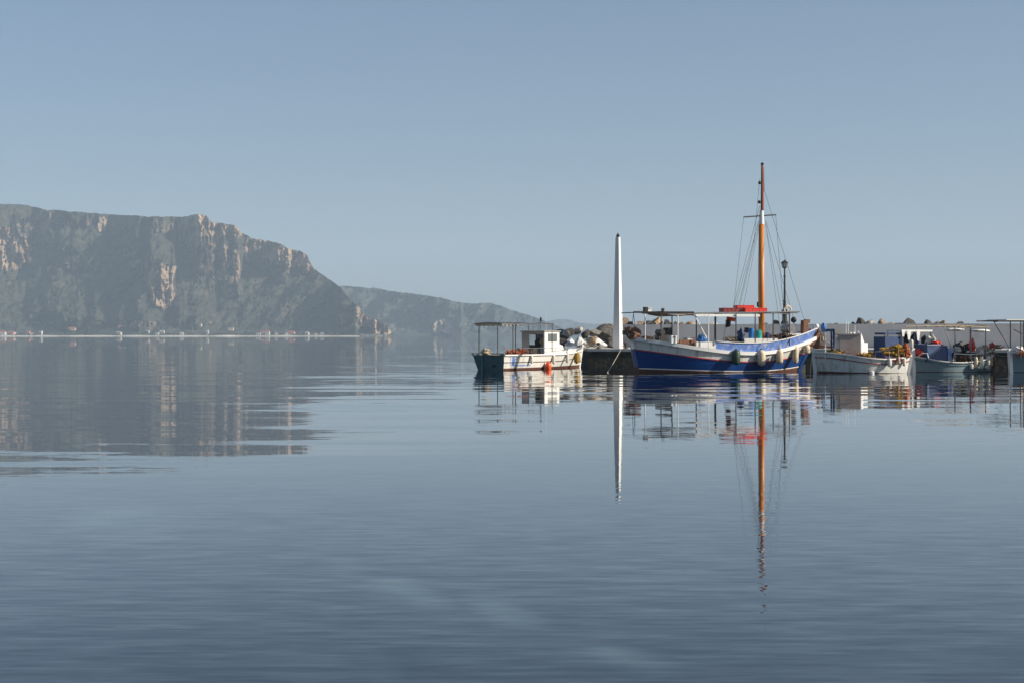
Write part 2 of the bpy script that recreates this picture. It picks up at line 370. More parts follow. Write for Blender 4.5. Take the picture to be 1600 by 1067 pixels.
hm = hill_mat('scrub_and_limestone', (.032, .036, .028), (.068, .069, .050), (.46, .335, .23), (.20, .155, .115), 1.0)
hm2 = hill_mat('far_scrub_hillside', (.042, .052, .044), (.07, .08, .065), (.42, .34, .26), (.22, .18, .14), .6)
ridge1 = [(-320, 322), (-160, 310), (-50, 316), (0, 318), (40, 321), (75, 328), (130, 332), (180, 336), (250, 339), (288, 339), (300, 335.5), (322, 337), (331, 347),
          (350, 350), (368, 352.5), (376, 363), (395, 373), (430, 378), (441, 382), (447, 387), (468, 393), (480, 399), (486, 412), (490, 419), (503, 429), (520, 441), (533, 450),
          (541, 461), (548, 471), (561, 480), (568, 490), (575, 497), (592, 501), (602, 506), (607, 514), (612, 520), (618, 524)]
cliffs1 = [(66, 345, 10, 17, 1), (8, 388, 30, 28, .95), (40, 372, 30, 20, .62), (100, 345, 40, 9, .42), (250, 352, 50, 8, .42), (380, 400, 60, 14, .45), (161, 352, 7, 10, .95), (216, 364, 4, 8, .7), (250, 446, 15, 26, 1.15), (268, 430, 5, 14, 1), (225, 412, 20, 8, .5), (200, 395, 18, 7, .4),
           (302, 362, 20, 24, .95), (327, 357, 15, 20, 1), (287, 366, 5, 14, .8), (350, 362, 14, 9, .75), (365, 362, 10, 12, .7), (395, 382, 14, 12, .8), (415, 390, 20, 13, .85), (442, 397, 20, 14, .95), (465, 407, 14, 11, .9), (480, 411, 8, 12, 1),
           (346, 410, 7, 25, .75), (370, 425, 6, 20, .65), (358, 450, 12, 12, .6), (330, 430, 16, 22, .3), (440, 425, 12, 14, .45),
           (585, 506, 14, 10, 1.1), (572, 500, 9, 10, 1), (604, 511, 8, 9, 1.1), (562, 487, 5, 10, .8), (545, 510, 18, 10, .4), (118, 506, 34, 8, .5), (70, 495, 22, 7, .35), (215, 508, 30, 6, .45), (300, 505, 25, 7, .35), (130, 415, 25, 9, .35), (95, 392, 20, 8, .4)]
hill('mountain', ridge1, lambda px: 524.0, lambda px: 3300 + 40 * math.sin(px * .02), -320, 618, 1.2, 190, cliffs1, .36, 32, 60, hm, jag=1.0)
ridge2 = [(430, 452), (500, 447), (540, 447), (565, 449.5), (580, 450), (592, 451), (608, 455), (639, 458), (676, 463.5), (707, 470), (722, 473.5), (737, 475), (752, 473.5), (765, 473), (782, 478), (800, 485), (814, 489), (841, 497.5), (860, 506), (885, 516), (905, 523)]
hill('far_hill', ridge2, lambda px: 524.3, lambda px: 4450, 430, 905, 1.6, 90, [(690, 512, 14, 9, .9), (712, 517, 9, 6, .8), (642, 461, 25, 3, .5), (600, 459, 10, 3, .6), (650, 490, 30, 8, .3), (760, 510, 30, 7, .35)], 0.40, 34, 130, hm2, jag=.7, seed=4)
ridge3 = [(740, 512), (800, 506), (840, 504), (856, 502), (870, 499.5), (882, 498.5), (893, 501), (907, 505), (930, 506), (960, 507.5), (1000, 511), (1060, 516), (1120, 522)]
hill('distant_headland', ridge3, lambda px: 524.4, lambda px: 7600, 740, 1120, 2.5, 30, [], .5, 40, 250, hm2, jag=.5, seed=8)

# beach of pale shingle under the mountain, and the flat behind it
BY = 3215.0
def beach_z(px): return 1.6 + 0.6 * math.sin(px * .031) 
b = MB(); vs = []; cols = list(range(-320, 616, 6))
for px in cols:
    e = 3 * math.sin(px * .05) + 4 * math.sin(px * .013)
    for (dy, z) in ((-3, -.6), (0, .35), (9 + 5 * math.sin(px * .037) * math.sin(px * .011), 2.0 + .9 * math.sin(px * .11) * math.sin(px * .023)), (24, 2.7), (110, 3.4), (190, 6)): vs.append((wx(px, BY + e + dy), BY + e + dy, z))
n_ = 6
b.add(vs, [(i * n_ + j, (i + 1) * n_ + j, (i + 1) * n_ + j + 1, i * n_ + j + 1) for i in range(len(cols) - 1) for j in range(2)])
b.build('beach', mat('pale_shingle', (.62, .57, .49), (.34, .31, .26), .012, .95), kind='structure')
b = MB(); b.add(vs, [(i * n_ + j, (i + 1) * n_ + j, (i + 1) * n_ + j + 1, i * n_ + j + 1) for i in range(len(cols) - 1) for j in range(2, 5)])
b.build('coastal_flat', mat('olive_grove_ground', (.10, .11, .06), (.05, .065, .035), .03, .95), kind='structure')
# low rock shelf at the foot of the headland
b = MB()
for i in range(16):
    px = 566 + i * 3.4; b.lump((wx(px, 3215), 3215 + random.uniform(-8, 14), .4), (random.uniform(5, 9), 8, random.uniform(1.5, 4.5) * (1 - i / 22)), i, .4, 1.6, .2, 2)
b.build('headland_rock_shelf', ROCK[1], kind='structure')

roof_red = mat('red_roof_tiles', (.42, .11, .06), (.30, .08, .05), .4, .8)
roof_grey = mat('grey_flat_roof', (.42, .40, .38), (.32, .31, .30), .3, .8)
hwhite = mat('white_render', (.66, .64, .59), (.56, .54, .50), .4, .8); hcream = mat('cream_render', (.62, .53, .41), (.52, .44, .34), .4, .8)
hpink = mat('pink_render', (.60, .36, .30), (.5, .3, .25), .4, .8); shutter = mat('dark_shutters', (.05, .06, .08), None, .5, .6)
def house(px, wpx, hpx, wallm, roofm, label, dy=0, lift=0, pitched=True):
    wpx *= 1.1; hpx *= 1.05
    Y = BY + 34 + dy; w_ = wpx * Y / F; h = hpx * Y / F; d = max(7, w_ * .7); z0 = 2.6 + lift * Y / F - .8
    r = thing('house', label, 'house', (wx(px, Y), Y, z0), random.uniform(-.25, .1), 'houses along the far beach')
    hw = h * (.68 if pitched else .94)
    MB().box(-w_ / 2, w_ / 2, -d / 2, d / 2, -2, hw).build('wall', wallm, r)
    if pitched:
        q = MB(); e = .5; x0, x1, y0, y1 = -w_ / 2 - e, w_ / 2 + e, -d / 2 - e, d / 2 + e; k = min(w_, d) * .28
        q.add([(x0, y0, hw + .01), (x1, y0, hw + .01), (x1, y1, hw + .01), (x0, y1, hw + .01), (x0 + k, 0, h), (x1 - k, 0, h)], [(3, 2, 1, 0), (0, 1, 5, 4), (1, 2, 5), (2, 3, 4, 5), (3, 0, 4)]); q.build('roof', roofm, r)
    else: MB().box(-w_ / 2 - .3, w_ / 2 + .3, -d / 2 - .3, d / 2 + .3, hw + .01, h).build('roof', roofm, r)
    n = max(2, int(w_ / 4.5))
    for i in range(n):
        x = -w_ / 2 + w_ * (i + .5) / n
        MB().box(x - .6, x + .6, -d / 2 - .06, -d / 2 + .04, hw * .35, hw * .72).build('window', shutter, r)
hs = [(4, 9, 7, hwhite, roof_red, 'long white house with red roof cut by the left edge of the picture', 0, 0, True),
      (17, 12, 5, hpink, roof_red, 'pink walled house with a broad red roof just in from the left edge', 14, 1, True),
      (50, 4, 4.5, hwhite, roof_red, 'small white house at the left end of the pale beach, nearest the bright jetty', 0, 0, True),
      (44, 6, 5, hpink, roof_red, 'pinkish house behind the small white house by the bright jetty', 45, 2, True),
      (64, 3.5, 6, hwhite, roof_grey, 'tall narrow white house left of the dark clump of beach trees', 20, 1, False),
      (113, 9, 4, hpink, roof_red, 'red roofed house half hidden among the dark clump of beach trees', 60, 9, True),
      (186, 7, 6, hcream, roof_grey, 'pale house at the shore below the red roofed hillside villa', 0, 0, True),
      (192, 12, 7, hpink, roof_red, 'red roofed hillside villa set highest behind the beach', 120, 10, True),
      (210, 11, 3.5, hcream, roof_grey, 'long low cream building right of the hillside villa', 120, 12, False),
      (231, 4, 4, hwhite, roof_grey, 'small white flat roofed house on the slope under the great orange cliff', 50, 4, False),
      (246, 4, 4.5, hwhite, roof_grey, 'white cube house at the beach under the great orange cliff', 0, 0, False),
      (253, 7, 5, hcream, roof_grey, 'cream house behind the white cube house on the beach', 50, 3, True),
      (284, 5, 5, hwhite, roof_grey, 'white house on the beach to the right of the great orange cliff', 0, 0, True),
      (312, 6, 3, hcream, roof_grey, 'lone pale building up the slope, left of the white beach tower', 110, 15, False),
      (324.5, 3, 8, hwhite, roof_grey, 'slender white tower house standing alone by the middle of the beach', 0, 0, False),
      (361, 7, 3, hcream, roof_grey, 'low pale shed on the slope right of the white tower house', 90, 9, False),
      (404, 6, 4, hwhite, roof_grey, 'low white house left of the red and white beach house', 0, 0, False),
      (418, 6, 8, hwhite, roof_red, 'tall white beach house with red roof, brightest on the shore', 0, 0, True),
      (412, 6, 5, hpink, roof_red, 'pink house directly behind the tall white beach house', 40, 1, True),
      (432, 5, 4, hcream, roof_grey, 'small cream house just right of the tall white beach house', 10, 0, True),
      (455, 10, 7, hpink, roof_red, 'wide pink house with red roof in the right half of the beach', 30, 0, True),
      (447, 3, 4, hwhite, roof_grey, 'tiny white hut in front of the wide pink house', 0, 0, False),
      (480, 5, 6, hwhite, roof_grey, 'bright white house first to the right of the wide pink house', 0, 0, True),
      (493, 4, 3.5, hcream, roof_grey, 'small cream house between the two last white houses of the beach', 15, 0, False),
      (503, 4.5, 4.5, hwhite, roof_grey, 'last white house of the beach, nearest the headland cliff', 0, 0, True)]
for h in hs: house(*h)
b = MB(); b.box(-16, 16, -3, 3, -1, 1.6).box(-14, 14, -2, 2, 1.61, 2.1)
tag(b.build('jetty', hwhite, loc=(wx(30, BY - 10), BY - 10, .0), rotz=.15), 'bright white jetty at the left end of the far beach', 'jetty')
# trees on the flat behind the beach
leafm = mat('dark_far_foliage', (.020, .030, .014), (.010, .016, .008), .5, .95); barkm = mat('grey_bark', (.12, .09, .07), None, 2, .9)
def tree_mesh(seed):
    rs = random.Random(seed); cr = MB()
    for i in range(9):
        a = rs.uniform(0, 6.28); r = rs.uniform(0, 1.9)
        cr.lump((r * math.cos(a), r * math.sin(a), rs.uniform(3.2, 6.2)), (rs.uniform(.9, 1.7), rs.uniform(.9, 1.7), rs.uniform(.8, 1.4)), seed * 10 + i, .5, 2, 1, 2)
    tr = MB().tube([(0, 0, -1), (.1, 0, 1.5), (0, .1, 3.5)], .3, 6, .15)
    for k in range(3): tr.tube([(0, .1, 2.6), (1.1 * math.cos(k * 2.1), 1.1 * math.sin(k * 2.1), 4.2)], .12, 5, .06)
    return cr.mesh('crown', leafm), tr.mesh('trunk', barkm)
tms = [tree_mesh(i) for i in range(4)]
ORD = ['first', 'second', 'third', 'fourth', 'fifth', 'sixth', 'seventh', 'eighth', 'ninth', 'tenth']
TL = ['dark tree left of the big clump, the farther left of two', 'low dark tree just left of the big clump, the nearer of two'] + [ORD[k] + ' tree from the left in the dark clump behind the beach' for k in range(10)] + [
      'lone low tree between the dark clump and the shore villa', 'left tree of the pair right of the long cream building', 'right tree of the pair right of the long cream building', 'small tree left of the two under the great orange cliff', 'small tree right of the two under the great orange cliff',
      'tree right behind the white beach house beyond the orange cliff', 'small tree left of the slender tower house', 'tree between the slender tower house and the low shed', 'leftmost of the three trees before the red and white beach house', 'middle of the three trees before the red and white beach house',
      'rightmost of the three trees before the red and white beach house', 'tree close to the right wall of the tall white beach house', 'tree between the small cream house and the tiny white hut', 'little tree beside the tiny white hut', 'tree right of the wide pink house',
      'first of the four scattered trees toward the headland', 'second of the four scattered trees toward the headland', 'third of the four scattered trees toward the headland', 'last tree before the headland cliff']
for i, (px, s_) in enumerate([(70, 1), (76, .8), (98, 2.2), (104, 2.5), (109, 1.8), (120, 1.7), (127, 1.5), (133, 2.1), (139, 2.3), (146, 1.6), (153, 1.1), (160, .9), (172, .9), (222, 1.1), (228, 1.3), (262, .8), (272, .8), (296, .9), (303, .7), (341, .9), (384, 1.2), (390, 1.1), (397, .9), (426, 1), (438, 1), (443, .8), (466, .9), (512, .9), (524, 1), (540, 1), (553, .9)]):
    Y = BY + 30 + random.uniform(0, 30); r = thing('tree', TL[i], 'tree', (wx(px, Y), Y, 2.2), random.uniform(0, 6), 'trees behind the far beach')
    r.scale = (s_ * 1.25, s_ * 1.25, s_)
    for me in tms[i % 4]:
        o = bpy.data.objects.new(me.name, me); C.objects.link(o); o.parent = r
b = MB(); rs = random.Random(3)
for i in range(520):
    px = rs.uniform(-40, 560); dy = rs.uniform(26, 150); Y = BY + dy; s_ = rs.uniform(1.2, 3.0)
    b.lump((wx(px, Y), Y, 2.4 + dy * .015 + s_ * .3), (s_ * 1.5, s_, s_), i, .5, 2, .8, 1)
tag(b.build('shrub_belt', leafm, kind='stuff'), 'belt of low dark shrubs behind the far beach', 'shrubs')

# ------------------------------------------------------------------ quay, breakwater wall, boulders
QH, QY = 0.9, 76.5
QX0 = wx(905, QY)
def quay_outline():
    return [(wx(921, QY), QY), (60, QY - 14), (60, 84), (wx(935, 88), 88), (wx(921, QY) - .2, 80)]
ol = quay_outline(); b = MB(); n = len(ol)
# battered dark front; the top slab overhangs slightly
fx = [(wx(903, QY - .3), QY - .35), (60, QY - 14.4), (60.0, 84), (wx(915, 88), 88), (wx(903, QY) - .6, 80)]
b.add([(x, y, -2) for x, y in fx] + [(x, y, QH - .14) for x, y in ol], [(i, (i + 1) % n, n + (i + 1) % n, n + i) for i in range(n)])
b.build('quay', M['wetquay'], kind='structure')
b = MB(); e = .06
b.add([(x, y - e, QH - .14) for x, y in ol] + [(x, y - e, QH) for x, y in ol], [(i, (i + 1) % n, n + (i + 1) % n, n + i) for i in range(n)] + [tuple(range(n, 2 * n)), tuple(reversed(range(n)))])
b.build('quay_paving', M['quay'], kind='structure')
WS = -.364; WX0 = wx(969, 86.6)
def wall_y(px): q = (px - CX) / F; return (86.6 - WS * WX0) / (1 - WS * q)      # depth of the wall face where a picture column meets it
WY = 86.6; WZ = 2.27
b = MB()
x0 = wx(969, WY); k = 0; xx = x0
wall = thing('breakwater_wall', 'long grey concrete parapet wall behind the moored boats', 'wall', (x0, WY, QH), math.atan(WS))
while xx < 46:                      # cast in bays with open joints
    x1 = xx + 5.8 
    MB().box(xx - x0 + .012, x1 - x0 - .012, 0 + .015 * (k % 2), .7, -.02, WZ - QH).build('wall_bay', M['concrete'], wall)
    xx = x1; k += 1
# rubble mound core under the armour stones
b = MB(); vs = []
prof = [(-1.8, -2), (-1.2, .2), (0, 1.1), (1.8, 1.75), (4.5, 1.6), (7, -2)]
pth = [(wx(874, 80), 80.5), (wx(905, 81), 81.2), (wx(940, 82), 82.3), (wx(965, 83), 84.0), (wx(985, 87.6), 87.6), (45, 74.2)]
rs_ = [(.25), (.6), (.85), (.98), 1, 1]
for (x, y), q in zip(pth, rs_):
    for (dy, z) in prof: vs.append((x, y + dy + (0 if q < 1 else .6), (z + 2) * q - 2))
n = len(prof); b.add(vs, [(i * n + j, (i + 1) * n + j, (i + 1) * n + j + 1, i * n + j + 1) for i in range(len(pth) - 1) for j in range(n - 1)])
b.build('rubble_mound', ROCK[2], kind='structure')

rock_meshes = {}
def rock_mesh(mi, k):
    if (mi, k) not in rock_meshes:
        q = MB().lump((0, 0, 0), (1, 1, 1), k * 7 + mi, .12, 1.3, 1.4, 3, True); rs = random.Random(k * 13 + mi)
        pl = [(Vector((rs.gauss(0, 1), rs.gauss(0, 1), rs.gauss(0, 1))).normalized(), rs.uniform(.48, .78)) for _ in range(8)]
        vv = []
        for i, v in enumerate(q.v):            # split faces: every vertex beyond a cleavage plane is cut back to it
            v = Vector(v)
            for n_, d_ in pl:
                e_ = v.dot(n_) - d_
                if e_ > 0: v -= n_ * e_
            vv.append(tuple(v * (1.28 + .06 * mnoise.noise(v * 4))))
        q.v = vv; rock_meshes[(mi, k)] = q.mesh('boulder', ROCK[mi])
    return rock_meshes[(mi, k)]
MNAME = ['brown', 'grey', 'dark', 'pale', 'white', 'ochre']
def boulder(px, py, wpx, hpx, Y, mi, label, group):
    c = wp(px, py, Y); o = bpy.data.objects.new('boulder', rock_mesh(mi, random.randint(0, 5))); C.objects.link(o)
    s_ = Y / F / 2; o.location = c; o.scale = (wpx * s_, (wpx + hpx) / 2 * s_ * 1.1, hpx * s_)
    o.rotation_euler = (random.uniform(-.3, .3), random.uniform(-.3, .3), random.uniform(0, 3.1))
    tag(o, label, 'boulder', group)
G1 = 'armour boulders at the end of the breakwater'
# hand placed, left of the white pylon (centre px, centre py, width, height, depth, stone)
for a in [(879, 522, 16, 17, 79.5, 1, 'grey pointed boulder right behind the cabin of the white motorboat'),
          (879, 537, 15, 14, 78.9, 2, 'dark boulder low behind the wheelhouse window of the white motorboat'),
          (891, 521, 12, 13, 80.5, 2, 'dark boulder right of the grey pointed boulder behind the motorboat'),
          (903, 517, 15, 10, 80.8, 3, 'pale sunlit boulder crowning the left of the rock pile'),
          (915, 523, 14, 12, 80.4, 2, 'dark boulder between the pale crowning boulder and the brown slab'),
          (891, 536, 14, 13, 78.4, 4, 'leftmost of the bright white rocks behind the motorboat bow'),
          (903, 535, 14, 16, 78.0, 4, 'big bright white rock in the middle of the white rocks'),
          (914, 536, 12, 14, 78.0, 4, 'third bright white rock, left of the ochre one'),
          (925, 534, 14, 16, 78.0, 5, 'ochre boulder between the bright white rocks by the quay corner'),
          (934, 535, 11, 13, 78.0, 4, 'white rock touching the ochre boulder on its right'),
          (941, 539, 12, 9, 78.0, 4, 'low white rock nearest the foot of the white pylon'),
          (927, 521, 22, 13, 81.0, 1, 'long grey slanting slab boulder at the top left of the pile'),
          (945, 524, 30, 24, 81.6, 2, 'huge dark boulder leaning just left of the white pylon'),
          (952, 515, 20, 13, 82.0, 0, 'brown boulder highest beside the white pylon'),
          (937, 516, 12, 8, 82.3, 0, 'small brown boulder on top between slanting slab and pylon'),
          (955, 536, 20, 14, 80.0, 2, 'dark boulder at the foot of the huge dark boulder by the pylon'),
          (868, 541, 12, 10, 79.8, 2, 'dark boulder at the waterline hidden mostly by the motorboat cabin'),
          (899, 549, 16, 12, 78.2, 3, 'pale boulder at the waterline behind the motorboat bow'),
          (886, 552, 18, 12, 78.6, 1, 'grey boulder at the waterline behind the motorboat foredeck'),
          (909, 546, 12, 10, 77.6, 3, 'pale boulder by the quay corner just above the waterline')]:
    boulder(*a[:6], a[6], G1)
G2 = 'boulders showing above the breakwater wall'
WB = 0
for a in [(976, 504, 17, 11, 0, 'brown boulder above the wall just right of the white pylon'),
          (987, 507, 11, 7, 2, 'small dark boulder above the wall over the blue boat stem'),
          (1001, 506, 20, 9, 5, 'broad ochre boulder above the wall under the front of the boat canopy'),
          (1016, 505, 12, 10, 1, 'grey boulder above the wall right of the broad ochre one'),
          (1025, 503.5, 18, 12, 5, 'tallest ochre boulder above the wall between canopy posts'),
          (1042, 506, 18, 9, 2, 'dark flat boulder above the wall right of the tallest ochre one'),
          (1057, 506, 9, 8, 3, 'small pale boulder above the wall at the middle of the canopy'),
          (1066, 506, 13, 9, 0, 'brown boulder above the wall right of the small pale one'),
          (1078, 506, 15, 9, 5, 'ochre boulder above the wall left of the diagonal canopy strut'),
          (1103, 507.5, 12, 6, 0, 'low brown boulder above the wall behind the white canopy post'),
          (1116, 507.5, 14, 6, 3, 'low pale boulder above the wall left of the hanging flag'),
          (1198, 507, 8, 6, 2, 'low dark boulder above the wall just right of the orange mast'),
          (1213, 506, 11, 8, 2, 'dark boulder above the wall left of the street lamp'),
          (1297, 507.5, 10, 5, 1, 'low grey boulder above the wall left of the thin antennas'),
          (1307, 506.5, 6, 7, 0, 'small brown boulder above the wall nearest the thin antennas'),
          (1333, 507.5, 8, 5, 2, 'low dark boulder left of the big one above the white wheelhouse'),
          (1344, 504.5, 17, 10, 2, 'big dark boulder above the wall right over the white wheelhouse'),
          (1360, 504.5, 14, 9, 3, 'pale pinkish boulder right of the big dark one above the wheelhouse'),
          (1379, 504.5, 14, 9, 0, 'brown boulder above the wall over the yellow nets'),
          (1390, 506.5, 8, 6, 3, 'small pale boulder above the wall right of the brown one over the nets'),
          (1418, 503.5, 22, 10, 2, 'wide dark boulder above the wall over the white awning'),
          (1404, 506, 12, 6, 1, 'low grey boulder left of the wide dark boulder over the awning'),
          (1449, 505.5, 12, 7, 2, 'dark boulder above the wall left of the brown and pale pair'),
          (1465, 504.5, 12, 9, 0, 'brown boulder above the wall, left one of a touching pair'),
          (1472, 505, 8, 8, 5, 'ochre boulder above the wall, right one of a touching pair'),
          (1498, 506.5, 14, 6, 2, 'last low dark boulder above the wall toward the right edge')]:
    Yb = wall_y(a[0]) + 1.7; boulder(a[0], a[1] + 3.2, a[2] * .9, a[3] + 5.5, Yb, a[4], a[5], G2)

# pylon
PY = 78.6; base = wp(965.5, 541, PY); pyl = thing('white_pylon', 'tall tapering white concrete pylon at the quay corner', 'pylon', (base.x, PY, QH), math.radians(-31))
hgt = CH + (HY - 371) * PY / F - QH
MB().box(-.21, .21, -.21, .21, 0, hgt, taper=.52).build('shaft', M['pylon'], pyl)
MB().lathe([(.05, 0), (.09, .03), (.1, .1), (.05, .16), (.03, .22)], (0, 0, hgt + .002), 10).build('finial', M['ironblack'], pyl)

# street lamp on the wall
LY = wall_y(1226) + .38; lp = thing('street_lamp', 'black cast iron street lamp with lantern head standing on the breakwater wall', 'street lamp', (wx(1226, LY), LY, WZ))
lh = CH + (HY - 420) * LY / F - WZ
MB().lathe([(.22, 0), (.22, .12), (.15, .2), (.14, .75), (.17, .8), (.10, .9), (.075, 1.3), (.10, 1.35), (.065, 1.45), (.05, lh - .5), (.08, lh - .46), (.045, lh - .4), (.045, lh)], n=12).build('post', M['ironblack'], lp)
MB().lathe([(.05, lh), (.12, lh + .03), (.14, lh + .06)], n=8).build('lantern_base', M['ironblack'], lp)
MB().lathe([(.12, lh + .06), (.19, lh + .33)], n=6).build('lantern_glass', M['frosted'], lp)
for kk in range(6):
    a = kk * math.pi / 3; MB().tube([(.125 * math.cos(a), .125 * math.sin(a), lh + .06), (.195 * math.cos(a), .195 * math.sin(a), lh + .34)], .012, 4).build('lantern_rib', M['ironblack'], lp)
MB().lathe([(.23, lh + .335), (.21, lh + .37), (.1, lh + .44), (.05, lh + .46), (.03, lh + .52)], n=6).build('lantern_roof', M['ironblack'], lp)
def ring(name, c, R, r, mt, ry, label, cat, n=20):
    b = MB(); pts = [(R * math.cos(2 * math.pi * i / n), 0, R * math.sin(2 * math.pi * i / n)) for i in range(n + 1)]
    b.tube(pts, r, 8, caps=False); o = b.build(name, mt, loc=c, rotz=ry, smooth=True); return tag(o, label, cat)
c = wp(1230.5, 484, LY - .3); ring('life_ring', c, .22, .055, M['cream'], .35, 'white life ring hanging on the base of the street lamp', 'life ring')
b = MB()

# ------------------------------------------------------------------ boats
class Hull:
    def __init__(s, p0, p1, B, kind='double', bow=((-.6, .4), (0, 0), (2, -.4)), stern=((-.6, -.4), (0, 0), (2, .5)), zk=-.6, zd=1.4, full=2.3):
        a = Vector((wx(*p0), p0[1], 0)); c = Vector((wx(*p1), p1[1], 0)); s.P0 = a; d = c - a; s.L = d.length
        s.ex = d.normalized(); s.ey = Vector((-s.ex.y, s.ex.x, 0)); s.rot = math.atan2(d.y, d.x)
        s.B = B; s.kind = kind; s.bow = bow; s.stern = stern; s.zk = zk; s.zd = zd; s.full = full
    def xb(s, z): return float(np.interp(z, [q[0] for q in s.bow], [q[1] for q in s.bow]))
    def xs(s, z): return s.L + float(np.interp(z, [q[0] for q in s.stern], [q[1] for q in s.stern]))
    def half(s, u, z):
        u = min(1, max(0, u))
        if s.kind == 'double': sh = max(0, 1 - abs(2 * u - 1) ** s.full); k = .15 + .5 * abs(2 * u - 1) ** 2.4
        else:
            sh = 1 - .17 * ((.45 - u) / .45) ** 2 if u < .45 else max(0, 1 - ((u - .45) / .55) ** 2.5)
            k = .22 + (.6 * max(0, u - .4) / .6)
        q = max(0, (z - s.zk) / (s.zd - s.zk))
        return s.B / 2 * sh * q ** k
    def pt(s, u, z, side=-1): return Vector((s.xb(z) + (s.xs(z) - s.xb(z)) * u, side * s.half(u, z), z))
    def loc(s, px, py, w):
        d = Vector(((px - CX) / F, 1, (HY - py) / F)); cp = Vector((0, 0, CH))
        tt = (w - (cp - s.P0).dot(s.ey)) / d.dot(s.ey); P = cp + d * tt - s.P0
        return Vector((P.dot(s.ex), P.dot(s.ey), P.z))
    def W(s, l): return s.P0 + s.ex * l[0] + s.ey * l[1] + Vector((0, 0, l[2]))
    def on(s, px, py):
        u, z = .5, .8
        for _ in range(14):
            l = s.loc(px, py, -s.half(u, z)); z = l.z
            u = min(1, max(0, (l.x - s.xb(z)) / (s.xs(z) - s.xb(z))))
        return u, z
    def curve(s, pts):
        q = sorted(s.on(*a) for a in pts); us = [a for a, _ in q]; zs = [a for _, a in q]
        if len(us) > 3:       # smooth by a cubic least-squares fit
            cf = np.polyfit(us, zs, 3 if len(us) > 4 else 2); lo, hi = us[0], us[-1]
            return lambda u: float(np.polyval(cf, min(hi + .03, max(lo - .03, u))))
        return lambda u: float(np.interp(u, us, zs))
    def band(s, name, mt, f0, f1, root, rows=4, u0=0, u1=1, off=0., cols=44, smooth=True):
        b = MB()
        for side in (-1, 1):
            vs = []
            for i in range(cols + 1):
                u = u0 + (u1 - u0) * i / cols; z0, z1 = f0(u), f1(u)
                for j in range(rows + 1):
                    p = s.pt(u, z0 + (z1 - z0) * j / rows, side); p.y += side * off; vs.append(p)
            n = rows + 1
            fs = [(i * n + j, (i + 1) * n + j, (i + 1) * n + j + 1, i * n + j + 1) for i in range(cols) for j in range(rows)]
            if side == 1: fs = [tuple(reversed(q)) for q in fs]
            b.add(vs, fs)
        return b.build(name, mt, root, smooth=smooth)
    def rail(s, name, mt, f, root, wd=.1, ht=.05, u0=0, u1=1, off=.02, dz=0, n=40, both=True):
        b = MB()
        for side in ((-1, 1) if both else (-1,)):
            pts = []
            for i in range(n + 1):
                u = u0 + (u1 - u0) * i / n; p = s.pt(u, f(u), side); p.y += side * off; p.z += dz; pts.append(p)
            b.sweep(pts, wd, ht)
        return b.build(name, mt, root)
    def deck(s, name, mt, f, root, u0=.02, u1=.98, n=30):
        b = MB(); vs = []
        for i in range(n + 1):
            u = u0 + (u1 - u0) * i / n; z = f(u); a = s.pt(u, z, -1); c = s.pt(u, z, 1)
            for j in range(5): 
                q = a.lerp(c, j / 4); q.z += .03 * (1 - abs(j - 2) / 2); vs.append(q)
        b.add(vs, [(i * 5 + j, (i + 1) * 5 + j, (i + 1) * 5 + j + 1, i * 5 + j + 1) for i in range(n) for j in range(4)])
        return b.build(name, mt, root)

def gz(h, px, py, w):
    """world place on a boat at picture position px,py and athwart position w, and metres per pixel there"""
    l = h.loc(px, py, w); P = h.W(l); return P, P.y / F

def fender(h, px, pt_, pb, rpx, mt, label, group='fenders hanging on the boats', gap=0.0, rope=.3):
    u, z = h.on(px, (pt_ + pb) / 2); p = h.pt(u, z, -1); P = h.W(p); k = P.y / F; r = rpx * k; ln = (pb - pt_) * k
    n = -h.ey; P = P + n * (r + .02 + gap)
    zt = CH + (HY - pt_) * P.y / F; zb = CH + (HY - pb) * P.y / F; ln = zt - zb
    rt = thing('fender', label, 'fender', (P.x, P.y, zb), h.rot, group)
    pr = [(.02, 0), (r * .45, .02), (r * .85, ln * .1), (r, ln * .22), (r, ln * .78), (r * .85, ln * .9), (r * .4, ln * .97), (r * .3, ln)]
    MB().lathe(pr, n=12).build('body', mt, rt, smooth=True)
    MB().lathe([(r * .34, ln * .96), (r * .34, ln * 1.03), (r * .15, ln * 1.05)], n=8).build('cap', M['black'], rt)
    MB().tube([(0, 0, ln), (0, -.01, ln + rope * .6), (0, .14, ln + rope)], .012, 5).build('rope', M['rope'], rt)
def net_pile(h, px, py, w, wpx, hpx, dpt, mt, label, seed=1, floats=None):
    P, k = gz(h, px, py, w); wd, ht = wpx * k, hpx * k
    rt = thing('net_pile', label, 'fishing net', P, h.rot, 'heaps of fishing net')
    b = MB().lump((0, 0, ht * .28), (wd * .5, dpt * .5, ht * .62), seed, .55, 2.2, .45, 4)
    rs = random.Random(seed)
    for i in range(4): b.lump((rs.uniform(-.3, .3) * wd, rs.uniform(-.3, .1) * dpt, ht * rs.uniform(.3, .6)), (wd * .2, dpt * .2, ht * .28), seed + i, .6, 2, .8, 3)
    b.build('net', mt, rt)
    b = MB()
    for i in range(26):
        a = rs.uniform(0, 6.28); r = rs.uniform(.2, .52); p = Vector((math.cos(a) * r * wd, math.sin(a) * r * dpt, ht * rs.uniform(.15, .75) * (1.2 - r)))
        q = [p + Vector((rs.uniform(-.12, .12), rs.uniform(-.12, .12), rs.uniform(-.04, .07))) * (j + 1) for j in range(3)]
        b.tube([p] + q, .012, 4)
    b.build('loose_rope', mt, rt)
    if floats:
        b = MB()
        for i in range(9): b.lump((rs.uniform(-.4, .4) * wd, -dpt * rs.uniform(.1, .4), ht * rs.uniform(.35, .8)), (.05, .05, .05), i, 0, 1, 1, 1)
        b.build('cork_floats', floats, rt, kind='stuff')
    return rt
